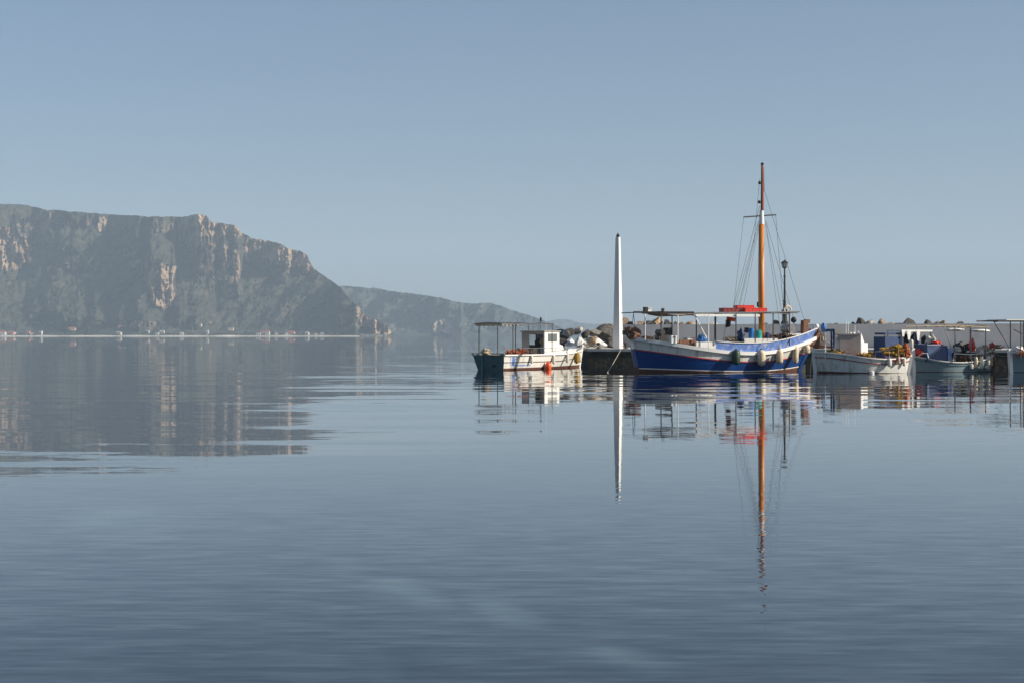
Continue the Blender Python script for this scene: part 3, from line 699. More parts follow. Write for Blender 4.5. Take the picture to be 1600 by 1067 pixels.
def crate(h, px, py, w, wpx, hpx, dpt, mt, label, slats=True, P=None, cat='crate', group=None):
    P, k = gz(h, px, py, w) if P is None else P; wd, ht = wpx * k, hpx * k; x, y = wd / 2, dpt / 2; tk = .018
    rt = thing('crate', label, cat, P, h.rot, group)
    b = MB().box(-x + .03, x - .03, -y + .03, y - .03, 0, .02); b.build('bottom', mt, rt)
    for (a0, a1, b0, b1) in ((-x, x, -y, -y + tk), (-x, x, y - tk, y), (-x, -x + tk, -y + tk, y - tk), (x - tk, x, -y + tk, y - tk)):
        MB().box(a0, a1, b0, b1, .0, ht).build('side', mt, rt)
    b = MB().box(-x - .012, x + .012, -y - .012, -y - .001, ht * .86, ht).box(-x - .012, x + .012, y + .001, y + .012, ht * .86, ht)
    b.box(-x - .012, -x - .001, -y, y, ht * .86, ht).box(x + .001, x + .012, -y, y, ht * .86, ht); b.build('rim', mt, rt)
    if slats:
        n = max(2, int(wd / .16)); b = MB()
        for i in range(n + 1): xx = -x + wd * i / n; b.box(xx - .01, xx + .01, -y - .01, -y - .001, 0, ht * .855)
        b.build('ribs', mt, rt)
    return rt
def chest(h, px, py, w, wpx, hpx, dpt, mt, label, lidm=None, cat='box', name='storage_box'):
    P, k = gz(h, px, py, w); wd, ht = wpx * k, hpx * k; x, y = wd / 2, dpt / 2
    rt = thing(name, label, cat, P, h.rot)
    MB().box(-x, x, -y, y, 0, ht * .86, taper=-.04).build('body', mt, rt)
    MB().box(-x * 1.07, x * 1.07, -y * 1.07, y * 1.07, ht * .863, ht, taper=.08).build('lid', lidm or mt, rt)
    MB().box(-.05, .05, -y * 1.06 - .02, -y * 1.07 - .001, ht * .78, ht * .9).build('latch', M['darksteel'], rt)
    return rt
def barrel(h, px, py, w, wpx, hpx, mt, label, lid=None, name='barrel', open_=False):
    P, k = gz(h, px, py, w); r, ht = wpx * k / 2, hpx * k
    rt = thing(name, label, name, P, h.rot)
    if open_:
        MB().lathe([(r * .8, 0), (r * .8, .005), (r, ht), (r * .95, ht), (r * .76, .03), (0.01, .03)], n=16).build('body', mt, rt, smooth=False)
        MB().lathe([(r * 1.0, ht * .95), (r * 1.06, ht * .97), (r * 1.06, ht), (r * 1.001, ht)], n=16, closed=False).build('rim', mt, rt)
    else:
        MB().lathe([(r * .9, 0), (r, ht * .08), (r * 1.0, ht * .32), (r * 1.05, ht * .34), (r, ht * .36), (r, ht * .64), (r * 1.05, ht * .66), (r, ht * .68), (r * .97, ht * .9), (r * .8, ht * .95)], n=16).build('body', mt, rt)
        MB().lathe([(r * .84, ht * .951), (r * .84, ht), (r * .78, ht * 1.01)], n=16).build('lid', lid or mt, rt)
    return rt
def bundle(h, px, py, w, wpx, hpx, dpt, mt, label, cat, name, seed=1, rope=True):
    P, k = gz(h, px, py, w); wd, ht = wpx * k, hpx * k; rt = thing(name, label, cat, P, h.rot)
    MB().lump((0, 0, ht * .42), (wd * .5, dpt * .5, ht * .58), seed, .32, 1.7, .7, 4).build('cloth', mt, rt, smooth=True)
    if rope:
        pts = [(wd * .02, dpt * .53 * math.cos(a), ht * .42 + ht * .6 * math.sin(a)) for a in [i * math.pi / 8 for i in range(9)]]
        MB().tube(pts, .012, 5).build('lashing', M['rope'], rt)
    return rt
def posts(h, root, lst, mt, r=.022):
    for (px, y0, y1, w) in lst:
        a = h.loc(px, y0, w); c = h.loc(px, y1, w); c.x = a.x
        MB().tube([c, a], r, 8).build('canopy_post', mt, root)
def bar(h, root, a, c, mt, r=.025, name='canopy_beam', n=8):
    A = h.loc(*a); B_ = h.loc(*c); MB().tube([A, B_], r, n).build(name, mt, root); return A, B_

# ================================================= blue caique (main boat)
hb = Hull((997, 62.5), (1247, 64.7), 3.0, bow=((-.6, .5), (0, 0), (1.0, -.22), (2.1, -.5)), stern=((-.6, -.6), (0, 0), (.6, .25), (1.9, 1.15)), zd=1.35)
caique = thing('fishing_caique', 'large wooden fishing caique with deep blue lower hull, white topsides and tall orange mast', 'boat', hb.P0, hb.rot)
stripe = hb.curve([(998, 575.5), (1043, 576.5), (1100, 579), (1150, 580), (1200, 578.5), (1246, 573)])
redl = hb.curve([(992, 546), (1043, 552), (1092, 559), (1138, 564), (1172, 565), (1212, 563), (1251, 554)])
capl = hb.curve([(988, 529), (1043, 537), (1086, 543.5), (1138, 550), (1170, 551.5), (1210, 549.5), (1250, 539), (1272, 529)])
topl = hb.curve([(1120, 533), (1170, 535.5), (1210, 533.5), (1250, 523), (1268, 517)])
hb.band('hull_bottom', M['rust'], lambda u: -.55, lambda u: stripe(u) - .02, caique, 5)
hb.band('boot_stripe', M['white'], lambda u: stripe(u) - .02, lambda u: stripe(u) + .025, caique, 1, off=.003)
hb.band('lower_hull', M['blue'], lambda u: stripe(u) + .025, lambda u: redl(u) - .015, caique, 6)
hb.rail('rubbing_strake', M['red'], redl, caique, .06, .045, off=.0)
hb.band('upper_hull', M['greywhite'], lambda u: redl(u) + .015, lambda u: capl(u), caique, 4)
hb.rail('sheer_rail', M['white_clean'], capl, caique, .12, .15, off=.025, dz=.0)
ub0 = hb.on(1119, 540)[0]
hb.band('bulwark', M['lightblue'], lambda u: capl(u) + .02, lambda u: topl(u), caique, 2, ub0, .965, off=-.01, cols=30)
hb.rail('bulwark_rail', M['white_clean'], topl, caique, .07, .035, u0=ub0, u1=.965, off=-.01)
hb.deck('deck', M['deckwood'], lambda u: capl(u) - .12, caique)
# stem and stern posts
zt = hb.loc(981, 511, 0)
MB().sweep([(hb.xb(z) - .03, 0, z) for z in (1.02, 1.2, 1.4, 1.5, zt.z - .3)], .13, .15, up=True).build('stem_post', M['white'], caique)
MB().sweep([(hb.xb(z) - .03, 0, z) for z in (.24, .5, .8, 1.018)], .13, .15, up=True).build('stem_foot', M['blue'], caique)
MB().sweep([(hb.xb(z) - .03, 0, z) for z in (-.5, 0, .238)], .13, .15, up=True).build('stem_heel', M['rust'], caique)
MB().sweep([(hb.xb(z) - .05, 0, z) for z in (zt.z - .3, zt.z)], .17, .24, up=True).build('stem_head', M['brown'], caique)
MB().box(hb.xb(zt.z) - .24, hb.xb(zt.z) - .1, -.09, .09, zt.z - .34, zt.z - .16).build('stem_fairlead', M['black'], caique)
st = hb.loc(1285, 516, 0)
MB().sweep([(hb.xs(z) + .03, 0, z) for z in (.85, 1.2, min(1.75, st.z))], .13, .14, up=True).build('stern_post', M['brown'], caique)
MB().sweep([(hb.xs(z) + .03, 0, z) for z in (-.5, 0, .4, .848)], .13, .14, up=True).build('stern_foot', M['blue'], caique)
MB().box(hb.xs(0) + .11, hb.xs(0) + .36, -.03, .03, -.5, .3).build('rudder', M['darksteel'], caique)  # dark colour stands in for the shadow at the stern
# mast with topmast, crosstree, stays
mb_ = hb.loc(1190, 530, 0); mx_ = mb_.x
def mz(py): return hb.loc(1190, py, 0).z
MB().tube([(mx_, 0, capl(.7) - .15), (mx_, 0, mz(351))], .135, 14, .115).build('mast', M['mast'], caique, smooth=True)
MB().tube([(mx_, 0, mz(351) + .002), (mx_, 0, mz(329))], .12, 12, .085).build('mast_head', M['white_clean'], caique)
MB().tube([(mx_ + .02, -.03, mz(329) + .002), (mx_ + .02, -.03, mz(258))], .078, 10, .055).build('topmast', M['mastred'], caique)
MB().lathe([(.07, 0), (.08, .05), (.03, .1)], (mx_ + .02, -.03, mz(258) + .002), 8).build('mast_cap', M['black'], caique)
A = hb.loc(1162, 339.5, 0); B_ = hb.loc(1212.5, 336, 0)
MB().tube([A, B_], .03, 6).build('crosstree', M['darksteel'], caique)
for (px, py) in ((1187, 286), (1186.5, 316)):
    a = hb.loc(px, py, -.06); MB().lathe([(.03, -.07), (.07, -.04), (.07, .04), (.03, .07)], a, 8).build('mast_light', M['black'], caique)
MB().tube([hb.loc(1194, 300, -.05), hb.loc(1193, 262, -.05)], .015, 5).build('antenna', M['darksteel'], caique)
def stay(a, c, r=.008, sag=0):
    A, B_ = hb.loc(*a), hb.loc(*c); pts = [A.lerp(B_, i / 8) + Vector((0, 0, -sag * 4 * (i / 8) * (1 - i / 8))) for i in range(9)]
    MB().tube(pts, r, 4).build('stay', M['darksteel'], caique)
for a, c in (((1187, 322, 0), (1145, 484, .3)), ((1186, 345, 0), (1147, 486, -1.2)), ((1186, 350, -.05), (1154, 487, -1.2)), ((1187, 350, -.05), (1160, 486, -.8)), ((1185, 346, .05), (1153, 484, 1.2)),
             ((1196, 348, 0), (1222, 535, -1.2)), ((1196, 350, 0), (1230, 533, -1.2)), ((1196, 344, 0), (1246, 520, .6)), ((1195, 300, 0), (1262, 518, 0)), ((1187, 280, 0), (1178, 380, 0)), ((1162, 339.5, 0), (1146, 484, -.9)), ((1212, 336, 0), (1228, 530, 1.0))): stay(a, c)
MB().tube([hb.loc(1186, 352, -.16), hb.loc(1185, 440, -.17), hb.loc(1186, 528, -.17)], .014, 5).build('halyard', M['darksteel'], caique)
a = hb.loc(1184.5, 476, -.2); MB().lathe([(.02, -.12), (.06, -.08), (.06, .08), (.02, .12)], a, 8).build('pulley_block', M['black'], caique)
# canopy frame
MB()
bar(hb, caique, (990, 488, -.75), (1084, 488.5, -1.0), M['darksteel'], .045)
bar(hb, caique, (1003, 489.5, .75), (1095, 490, 1.0), M['darksteel'], .035)
bar(hb, caique, (1083, 489.5, -1.0), (1250, 487.5, -1.0), M['steel'], .028)
bar(hb, caique, (1090, 490.5, 1.0), (1246, 489, 1.0), M['steel'], .028)
bar(hb, caique, (1188, 487.8, -1.0), (1234, 491, -1.0), M['steel'], .02)
for px in (990, 1033, 1084, 1118, 1150, 1180, 1208, 1234):
    a = hb.loc(px, 488.6, -1.0 if px > 1000 else -.75); MB().tube([a, (a.x, -a.y, a.z)], .022, 6).build('canopy_crossbar', M['darksteel'], caique)
cz = hb.loc(1060, 489, 0).z; xa, xb_ = hb.loc(1037, 489, -1).x, hb.loc(1088, 489, -1).x
b = MB(); vs = []
for i in range(13):
    for j in range(9): vs.append((xa + (xb_ - xa) * i / 12, -.98 + 1.96 * j / 8, cz - .06 - .07 * math.sin(i / 12 * math.pi) * (1 + .5 * math.sin(j * 1.7)) - .0))
n = 9; fs = [(i * n + j, (i + 1) * n + j, (i + 1) * n + j + 1, i * n + j + 1) for i in range(12) for j in range(8)]
b.add(vs, fs); b.add([(a[0], a[1], a[2] + .015) for a in vs], [tuple(reversed(q)) for q in fs]); b.build('awning', M['tan'], caique)
xa, xb_ = hb.loc(1085, 491, -1).x, hb.loc(1187, 491, -1).x; cz = hb.loc(1130, 490.6, -1).z
MB().box(xa, xb_, -1.0, 1.0, cz - .06, cz - .02).build('canopy_roof', M['white_clean'], caique)
MB().box(xa + .05, xb_ - .02, -1.06, -1.01, cz - .12, cz - .03).build('canopy_fascia', M['white_clean'], caique)
posts(hb, caique, [(1033, 492, 531, -.95), (1050, 492, 533, .8), (1088, 491, 541, .95), (1118.5, 491, 538, -1.0), (1117, 491, 530, 1.0), (1150, 491, 538, -1.1), (1208, 489, 532, 1.0), (1233.5, 490, 540, -1.05), (1180, 491, 546, -1.05)], M['darksteel'], .026)
posts(hb, caique, [(1008, 489, 531, -.55), (1059, 492, 535, -1.1), (1107, 491, 546, -1.15)], M['white_clean'], .024)
bar(hb, caique, (1085, 493, -1.0), (1104, 528, -.9), M['white_clean'], .026, 'canopy_strut')
bar(hb, caique, (989.5, 489, -.6), (994, 522, -.3), M['darksteel'], .012, 'canopy_strut')
MB().tube([hb.loc(990, 489, -.75), hb.loc(988, 506, -.5), hb.loc(996, 520, -.35)], .012, 5).build('canopy_stay', M['darksteel'], caique)
# engine hatch amidships and coaming
a = hb.loc(1062, 541, -.75); c = hb.loc(1088, 541, -.75); MB().box(a.x, c.x, -.75, .6, capl(.35) - .12, a.z + .28).build('hatch', M['brown'], caique)
a = hb.loc(1086, 545, -.85); c = hb.loc(1120, 545, -.85); MB().box(a.x + .02, c.x, -.95, .8, capl(.45) - .12, a.z + .3).build('hatch_coaming', M['white_clean'], caique)
a = hb.loc(1160, 533, -.5); c = hb.loc(1212, 533, -.5); MB().box(a.x, c.x, -.7, .7, capl(.6) - .12, a.z + .12).build('engine_casing', M['white'], caique)
# winch at the stern
wl = hb.loc(1243, 519, -.1); b = MB(); b.tube([(wl.x - .3, -.35, wl.z + .15), (wl.x - .3, .4, wl.z + .15)], .2, 14); b.build('winch_drum', M['steel'], caique)
MB().box(wl.x - .55, wl.x + .1, -.45, .45, capl(.85) - .1, wl.z - .05).build('winch_bed', M['greywhite'], caique)
a = hb.loc(1257, 515, 0); MB().box(a.x - .13, a.x + .13, -.16, .16, a.z - .3, a.z + .42, taper=.12).box(a.x + .02, a.x + .22, -.12, .12, a.z + .3, a.z + .46).build('stern_bitt', M['brown'], caique)
b = MB(); 
for (q1, q2) in (((1180, 491, -1.05), (1180, 549, -1.3)),): pass
# things on board
for (px, t0, t1, r, mt, lb) in ((1147, 546, 570, 6.6, 'green', 'dark green fender hanging on the blue caique, the only green one'),
                                (1186.5, 546, 572, 6.4, 'cream', 'fattest cream fender on the blue caique, right of the green one'),
                                (1215, 545, 569, 5.6, 'cream', 'cream fender on the blue caique, second to the right of the green one'),
                                (1240, 538, 568, 5.0, 'cream', 'long slim cream fender near the stern of the blue caique')):
    fender(hb, px, t0, t1, r, M[mt], lb)
fender(hb, 1257, 539, 553, 5.8, M['cream'], 'short round cream fender hanging at the very stern of the blue caique')
bundle(hb, 990, 530, 0, 22, 18, .5, M['brown'], 'crumpled brown sailcloth bundle behind the stem head of the blue caique', 'bundle', 'cloth_bundle', 3)
net_pile(hb, 1010, 532.5, -.1, 18, 7, .6, M['brownnet'], 'low dark heap of net on the foredeck of the blue caique', 5)
a, k = gz(hb, 1038, 530, -.2); b = thing('anchor_winch', 'dark winch with drum on the foredeck of the blue caique', 'winch', a, hb.rot)
MB().box(-.35, .35, -.25, .25, -.1, .18).build('bed', M['darksteel'], b); MB().tube([(-.2, -.3, .3), (-.2, .3, .3)], .13, 12).build('drum', M['darksteel'], b); MB().box(-.05, .35, -.1, .15, .18, .5, taper=.2).build('motor', M['black'], b); MB().tube([(.1, -.1, .3), (.2, -.3, .55)], .02, 5).build('crank', M['steel'], b)
chest(hb, 1051, 536.5, -.85, 9, 12, .35, M['white_clean'], 'upright white box by the gunwale of the blue caique, nearest the bow')
chest(hb, 1077.5, 532, .1, 14, 4.5, .5, M['white_clean'], 'flat white cool box lying on the brown hatch of the blue caique')
bundle(hb, 1097, 534, -.3, 13, 11, .45, M['brightblue'], 'bright blue tarpaulin heap on the white hatch coaming of the blue caique', 'tarpaulin', 'tarpaulin', 8)
barrel(hb, 1130.5, 543, -.75, 19, 10, M['lightblue'], 'wide light blue tub standing amidships on the blue caique', name='tub', open_=True)
barrel(hb, 1174, 530, -.35, 9, 17, M['brightblue'], 'bright blue barrel left of the turquoise one before the mast')
barrel(hb, 1185, 531, -.45, 10.5, 15, M['turq'], 'turquoise barrel standing at the foot of the orange mast')
barrel(hb, 1199, 528, -.2, 7, 8, M['bluetarp'], 'small navy bucket right of the orange mast', name='bucket', open_=True)
bundle(hb, 1157.5, 533, -.5, 10, 19, .4, M['bluetarp'], 'tall dark blue wrapped bundle left of the bright blue barrel', 'bundle', 'cloth_bundle', 11)
net_pile(hb, 1144, 534, -.3, 18, 7, .5, M['tan'], 'pale net heap between the light blue tub and the dark blue bundle', 12)
net_pile(hb, 1219, 532.5, -.1, 36, 11, 1.2, M['brownnet'], 'long brown net heap between mast and winch on the blue caique', 15)
bundle(hb, 1167, 520, .3, 8, 8, .3, M['black'], 'small black bag above the engine casing of the blue caique', 'bag', 'bag', 17, False)
P, k = gz(hb, 1240, 500, 0); bb = thing('float_ball', 'black round marker float above the stern winch of the blue caique', 'float', (P.x, P.y, P.z))
MB().lump((0, 0, 0), (.135, .135, .135), 2, .05, 1, 1.2, 3).build('ball', M['black'], bb, smooth=True); MB().tube([(0, 0, -.1), (.05, 0, -.55)], .02, 6).build('stick', M['steel'], bb)
crate(hb, 1142.5, 488, -.3, 33, 6.5, .55, M['darkred'], 'shade-dark red fish crate on the canopy roof, left of the bright one', group='crates on the canopy roof')
crate(hb, 1177, 488, -.5, 36, 6.5, .6, M['redplastic'], 'bright red fish crate on the canopy roof beside the mast', group='crates on the canopy roof')
crate(hb, 1162, 481.3, -.35, 28, 4, .45, M['redplastic'], 'red fish crate lying across the two others on the canopy roof', group='crates on the canopy roof')
chest(hb, 1008.5, 487, -.75, 5.5, 7, .2, M['black'], 'small black lamp box on the front of the caique canopy', name='deck_light', cat='light')
chest(hb, 1014, 487, -.75, 5.5, 6, .2, M['white_clean'], 'small white box next to the black lamp box on the canopy', name='storage_box')
chest(hb, 1035.5, 487, -.9, 3, 5, .15, M['black'], 'tiny black box on the canopy bar above the foremost thick post', name='deck_light', cat='light')
# dan buoy with orange and black flag
a, k = gz(hb, 1136, 533, -.2); fl = thing('dan_buoy_flag', 'pole with orange and black flag stowed under the caique canopy', 'marker flag', a, hb.rot)
H_ = 38 * k; MB().tube([(-.2, 0, -.05), (0, 0, H_)], .015, 6).build('pole', M['steel'], fl)
def cloth(x0, x1, z0, z1, mt, nm, sag=0.):
    b = MB(); vs = []
    for i in range(7):
        for j in range(4):
            x = x0 + (x1 - x0) * i / 6; vs.append((x, .05 * math.sin(i * 1.3 + j * .5), z0 + (z1 - z0) * j / 3 + sag * i / 6))
    fs = [(i * 4 + j, (i + 1) * 4 + j, (i + 1) * 4 + j + 1, i * 4 + j + 1) for i in range(6) for j in range(3)]
    b.add(vs, fs); b.add([(q[0], q[1] + .008, q[2]) for q in vs], [tuple(reversed(q)) for q in fs]); b.build(nm, mt, fl)
cloth(0, .42, H_ - .18, H_, M['orange'], 'orange_flag', -.05); cloth(-.05, .2, H_ - .5, H_ - .17, M['black'], 'black_flag', .08)

# ================================================= white motorboat with transom (left)
ha = Hull((766.5, 66.7), (905, 73.3), 2.2, 'transom', bow=((-.5, .25), (0, 0), (.9, -.22)), stern=((-.5, -.5), (0, 0), (1.3, .35)), zk=-.45, zd=.85)
mo = thing('motorboat', 'small white motorboat with teal transom, wheelhouse and bare pipe canopy frame, leftmost boat', 'boat', ha.P0, ha.rot)
boot = lambda u: .085 + .03 * u
shr = lambda u: .70 + .0 * u + .42 * max(0, u - .55) ** 1.6 * 2.2
ha.band('hull_bottom', M['rust'], lambda u: -.42, boot, mo, 4)
ha.band('hull_side', M['white'], boot, shr, mo, 5)
ha.rail('gunwale', M['white_clean'], shr, mo, .1, .06)
ha.rail('rubbing_strake', M['darksteel'], lambda u: shr(u) - .34, mo, .03, .025, u1=.8, off=.012)
ha.deck('deck', M['greywhite'], lambda u: shr(u) - .15, mo, .0, .97)
b = MB(); zz = [-.42, 0, boot(0), .3, .5, shr(0) + .02]; vs = []
for z in zz:
    a = ha.pt(0, z, -1); c = ha.pt(0, z, 1); vs += [a + Vector((-.004, 0, 0)), c + Vector((-.004, 0, 0))]
b.add(vs, [(i * 2, i * 2 + 1, i * 2 + 3, i * 2 + 2) for i in range(len(zz) - 1)]); b.build('transom', M['teal'], mo)
a = ha.pt(0, shr(0), -1); c = ha.pt(0, shr(0), 1); MB().box(a.x - .07, a.x + .05, a.y - .03, c.y + .03, a.z + .03, a.z + .085).build('transom_cap', M['teal'], mo)
MB().tube([(ha.xb(.2) - .02, -.25, .2), (ha.xb(.2) - .08, -.25, .2)], .07, 10).build('exhaust', M['black'], mo)
MB().box(ha.xb(.3) - .1, ha.xb(.3) - .01, .34, .42, -.3, .72).build('rudder_post', M['teal'], mo)
MB().sweep([(ha.xs(z) + .02, 0, z) for z in (-.4, 0, .4, .8, 1.15)], .08, .1, up=True).build('stem_post', M['white'], mo)
# painted blue mark on the side
u0 = ha.on(799.5, 565)[0]; u1 = ha.on(804, 565)[0]; u2 = ha.on(828, 574)[0]
b = MB()
def patch(ua, ub, za, zb):
    vs = []; 
    for i in range(9):
        u = ua + (ub - ua) * i / 8
        for z in (za, zb): q = ha.pt(u, z, -1); q.y -= .006; vs.append(q)
    b.add(vs, [(i * 2, i * 2 + 2, i * 2 + 3, i * 2 + 1) for i in range(8)])
patch(u0, u1, .2, .62); patch(u1, u2, .2, .245); b.build('blue_marking', M['lightblue'], mo)
b = MB(); patch(ha.on(797, 565)[0], ha.on(798, 565)[0], .2, .62); patch(ha.on(806, 565)[0], u2, .155, .17); b.build('blue_pinstripe', M['lightblue'], mo)
# wheelhouse: open aft face with shade put into its taupe, white side
A1 = ha.loc(851, 554, -.72); A2 = ha.loc(874, 554, -.72); Zt = ha.loc(851, 518.5, -.72).z; zb = .55; x0, x1 = A1.x, A2.x; y0, y1 = -.72, .62
wh = MB(); tk = .04
side = mo
def wallp(nm, x0, x1, y0, y1, z0, z1, mt=M['white_clean'], par=None): return MB().box(x0, x1, y0, y1, z0, z1).build(nm, mt, par or mo)
W1, W2 = ha.loc(856, 534, -.72), ha.loc(870.5, 521.5, -.72)
b = MB(); b.box(x0, W1.x, y0, y0 + tk, zb, Zt).box(W2.x, x1, y0, y0 + tk, zb, Zt).box(W1.x, W2.x, y0, y0 + tk, zb, W1.z).box(W1.x, W2.x, y0, y0 + tk, W2.z, Zt)
sw = b.build('cabin_side', M['white_clean'], mo)
MB().box(W1.x, W2.x, y0 + .012, y0 + .028, W1.z, W2.z).build('window_pane', M['glass'], sw)
b = MB(); b.box(x0, x1, y1 - tk, y1, zb, 1.15).box(x0, x1, y1 - tk, y1, 1.65, Zt).box(x0, x0 + .1, y1 - tk, y1, 1.15, 1.65).box(x1 - .1, x1, y1 - tk, y1, 1.15, 1.65).build('cabin_side', M['taupe'], mo)
b = MB(); b.box(x1 - tk, x1, y0 + tk, y1 - tk, zb, 1.2).box(x1 - tk, x1, y0 + tk, y0 + .12, 1.2, Zt).box(x1 - tk, x1, y1 - .12, y1 - tk, 1.2, Zt).box(x1 - tk, x1, y0 + .12, y1 - .12, Zt - .12, Zt).build('cabin_front', M['white_clean'], mo)
MB().box(x1 - .03, x1 - .015, y0 + .12, y1 - .12, 1.2, Zt - .12).build('window_pane', M['glass'], mo)
b = MB(); b.box(x0, x0 + tk, y1 - .42, y1 - tk, zb, Zt).build('cabin_aft_panel', M['taupe'], mo)
b = MB(); b.box(x0, x0 + tk, y0 + tk, y0 + .1, zb, Zt).box(x0, x0 + tk, y0 + .1, y1 - .42, Zt - .12, Zt).build('door_frame', M['taupe'], mo)
wallp('cabin_roof', x0 - .12, x1 + .06, y0 - .05, y1 + .05, Zt + .002, Zt + .05, M['taupe'])
a = ha.loc(886, 542, -.6); MB().add([(x1 + .002, -.62, .6), (a.x, -.5, .6), (a.x, .45, .6), (x1 + .002, .55, .6), (x1 + .002, -.62, 1.22), (a.x - .15, -.45, 1.1), (a.x - .15, .42, 1.1), (x1 + .002, .55, 1.22)],
                                    [(3, 2, 1, 0), (4, 5, 6, 7), (0, 1, 5, 4), (1, 2, 6, 5), (2, 3, 7, 6), (3, 0, 4, 7)]).build('coachroof', M['white_clean'], mo)
bx = x1 + .75; MB().tube([(bx, -.565, .93), (bx, -.59, .93)], .07, 10).build('porthole', M['glass'], mo)
# gear on roof: antenna, light, rails
for px, y0_, y1_, w, r in ((853.5, 481, 518, -.5, .008), (844, 499, 518, 0, .014), (833, 507, 519, .2, .014), (826, 506, 518, .4, .014), (863, 506, 550, -.75, .014), (841, 505, 518, .3, .008)):
    a = ha.loc(px, y0_, w); c = ha.loc(px, y1_, w); c.x = a.x; MB().tube([c, a], r, 5).build('antenna', M['darksteel'] if px != 853.5 else M['white_clean'], mo)
a = ha.loc(845, 499, 0); MB().lathe([(.03, -.12), (.06, -.08), (.05, .06), (.02, .1)], a, 8).build('masthead_light', M['black'], mo)
# canopy
cA = [(748.5, 508, 553, .78), (777.5, 507.5, 553, .78), (801.5, 508, 548, .78), (805.5, 508, 552, -.78)]
for (px, q0, q1, w) in cA:
    a = ha.loc(px, q0, w); c = ha.loc(px, q1, w); MB().tube([(a.x, w, .6), a], .022, 8).build('canopy_post', M['darksteel'], mo)
a = ha.loc(741, 508, -.78)
xl = ha.loc(741, 508, .78).x; xr = ha.loc(864, 506, -.7).x; zc_ = ha.loc(775, 506.5, .3).z
MB().tube([(xl, -.8, zc_), (xr, -.72, zc_ - .02)], .02, 6).build('canopy_beam', M['steel'], mo); MB().tube([(xl, .8, zc_), (xr, .72, zc_ - .02)], .02, 6).build('canopy_beam', M['steel'], mo)
for x in (xl, xl + .7, xl + 1.6, xl + 2.6, xr): MB().tube([(x, -.78, zc_ + .01), (x, 0, zc_ + .07), (x, .78, zc_ + .01)], .018, 6).build('canopy_crossbar', M['steel'], mo)
b = MB(); vs = []
for i in range(15):
    for j in range(9):
        q = abs(j - 4) / 4
        vs.append((xl + .03 + 1.45 * i / 14, -.76 + 1.52 * j / 8, zc_ + .05 * (1 - q * q) - .03 - .09 * abs(math.sin(i * 1.1 + j * .8)) * (i % 3 != 0)))
fs = [(i * 9 + j, (i + 1) * 9 + j, (i + 1) * 9 + j + 1, i * 9 + j + 1) for i in range(14) for j in range(8)]
b.add(vs, fs); b.add([(q[0], q[1], q[2] + .02) for q in vs], [tuple(reversed(q)) for q in fs]); b.build('awning', M['canvas'], mo)
# guard rail
rz = ha.loc(800, 544, -.9).z
b = MB(); pts = [ha.pt(u, shr(u), -1) for u in (.06, .2, .35, .5, .62)]
b.tube([Vector((q.x, q.y, rz)) for q in pts], .013, 5).build('guard_rail', M['steel'], mo)
for q in pts: MB().tube([q, (q.x, q.y, rz)], .012, 5).build('rail_stanchion', M['steel'], mo)
b = MB(); pts = [ha.pt(u, shr(u), -1) for u in (.66, .74, .82, .9)] + [ha.pt(.985, shr(.98), -1)]
b.tube([Vector((q.x, q.y, q.z + .38)) for q in pts], .014, 5).build('pulpit_rail', M['steel'], mo)
for q in pts: MB().tube([q, (q.x, q.y, q.z + .38)], .012, 5).build('rail_stanchion', M['steel'], mo)
bundle(ha, 759, 554, -.2, 15, 9, .5, M['tan'], 'tan canvas bundle at the stern of the white motorboat', 'bundle', 'cloth_bundle', 21)
net_pile(ha, 799, 556, -.3, 16, 10, .6, M['orangenet'], 'left orange net heap in the cockpit of the white motorboat', 23)
net_pile(ha, 814, 556, -.45, 12, 12, .6, M['orangenet'], 'right orange net heap next to the wheelhouse of the white motorboat', 25)
crate(ha, 806, 550, -.2, 9, 4, .3, M['white_clean'], 'small white tray lying between the orange net heaps')
bundle(ha, 847, 541, -.1, 7, 12, .3, M['tan'], 'tan oilskin hanging in the open wheelhouse of the motorboat', 'oilskin', 'oilskin', 27, False)
bundle(ha, 840, 543, .1, 8, 14, .3, M['green'], 'dark green jacket hanging in the open wheelhouse of the motorboat', 'jacket', 'jacket', 28, False)
chest(ha, 837, 553, -.1, 5, 9, .25, M['tan'], 'tan box on the floor of the open wheelhouse')
for (px, a, c, r, mt, lb) in ((828, 553, 568, 2.3, 'whitefender', 'slim white fender on the motorboat, leftmost of its three white ones'), (862.5, 553, 569, 2.4, 'whitefender', 'slim white fender on the motorboat below the sunlit cabin window'), (883.5, 547, 567, 2.6, 'whitefender', 'long white fender on the motorboat below its foredeck'),
                              (897, 549, 568, 4.2, 'yellownet', 'yellow fender near the bow of the white motorboat')):
    fender(ha, px, a, c, r, M[mt], lb)
fender(ha, 903.5, 551, 566, 2.6, M['whitefender'], 'white fender at the very bow of the motorboat, right of the yellow one')
# orange buoy in the water beside it
u, z = ha.on(849, 577); q = ha.pt(u, .2, -1); P = ha.W(q) - ha.ey * .2
k = P.y / F; bu = thing('mooring_buoy', 'orange pear shaped buoy floating beside the white motorboat', 'buoy', (P.x, P.y, -.12))
MB().lathe([(.03, -.16), (.09, -.08), (.12, .05), (.16, .22), (.155, .32), (.1, .42), (.05, .46)], n=14).build('body', M['orange'], bu, smooth=True); MB().lathe([(.04, .462), (.04, .5), (.02, .52)], n=8).build('eye', M['orange'], bu)

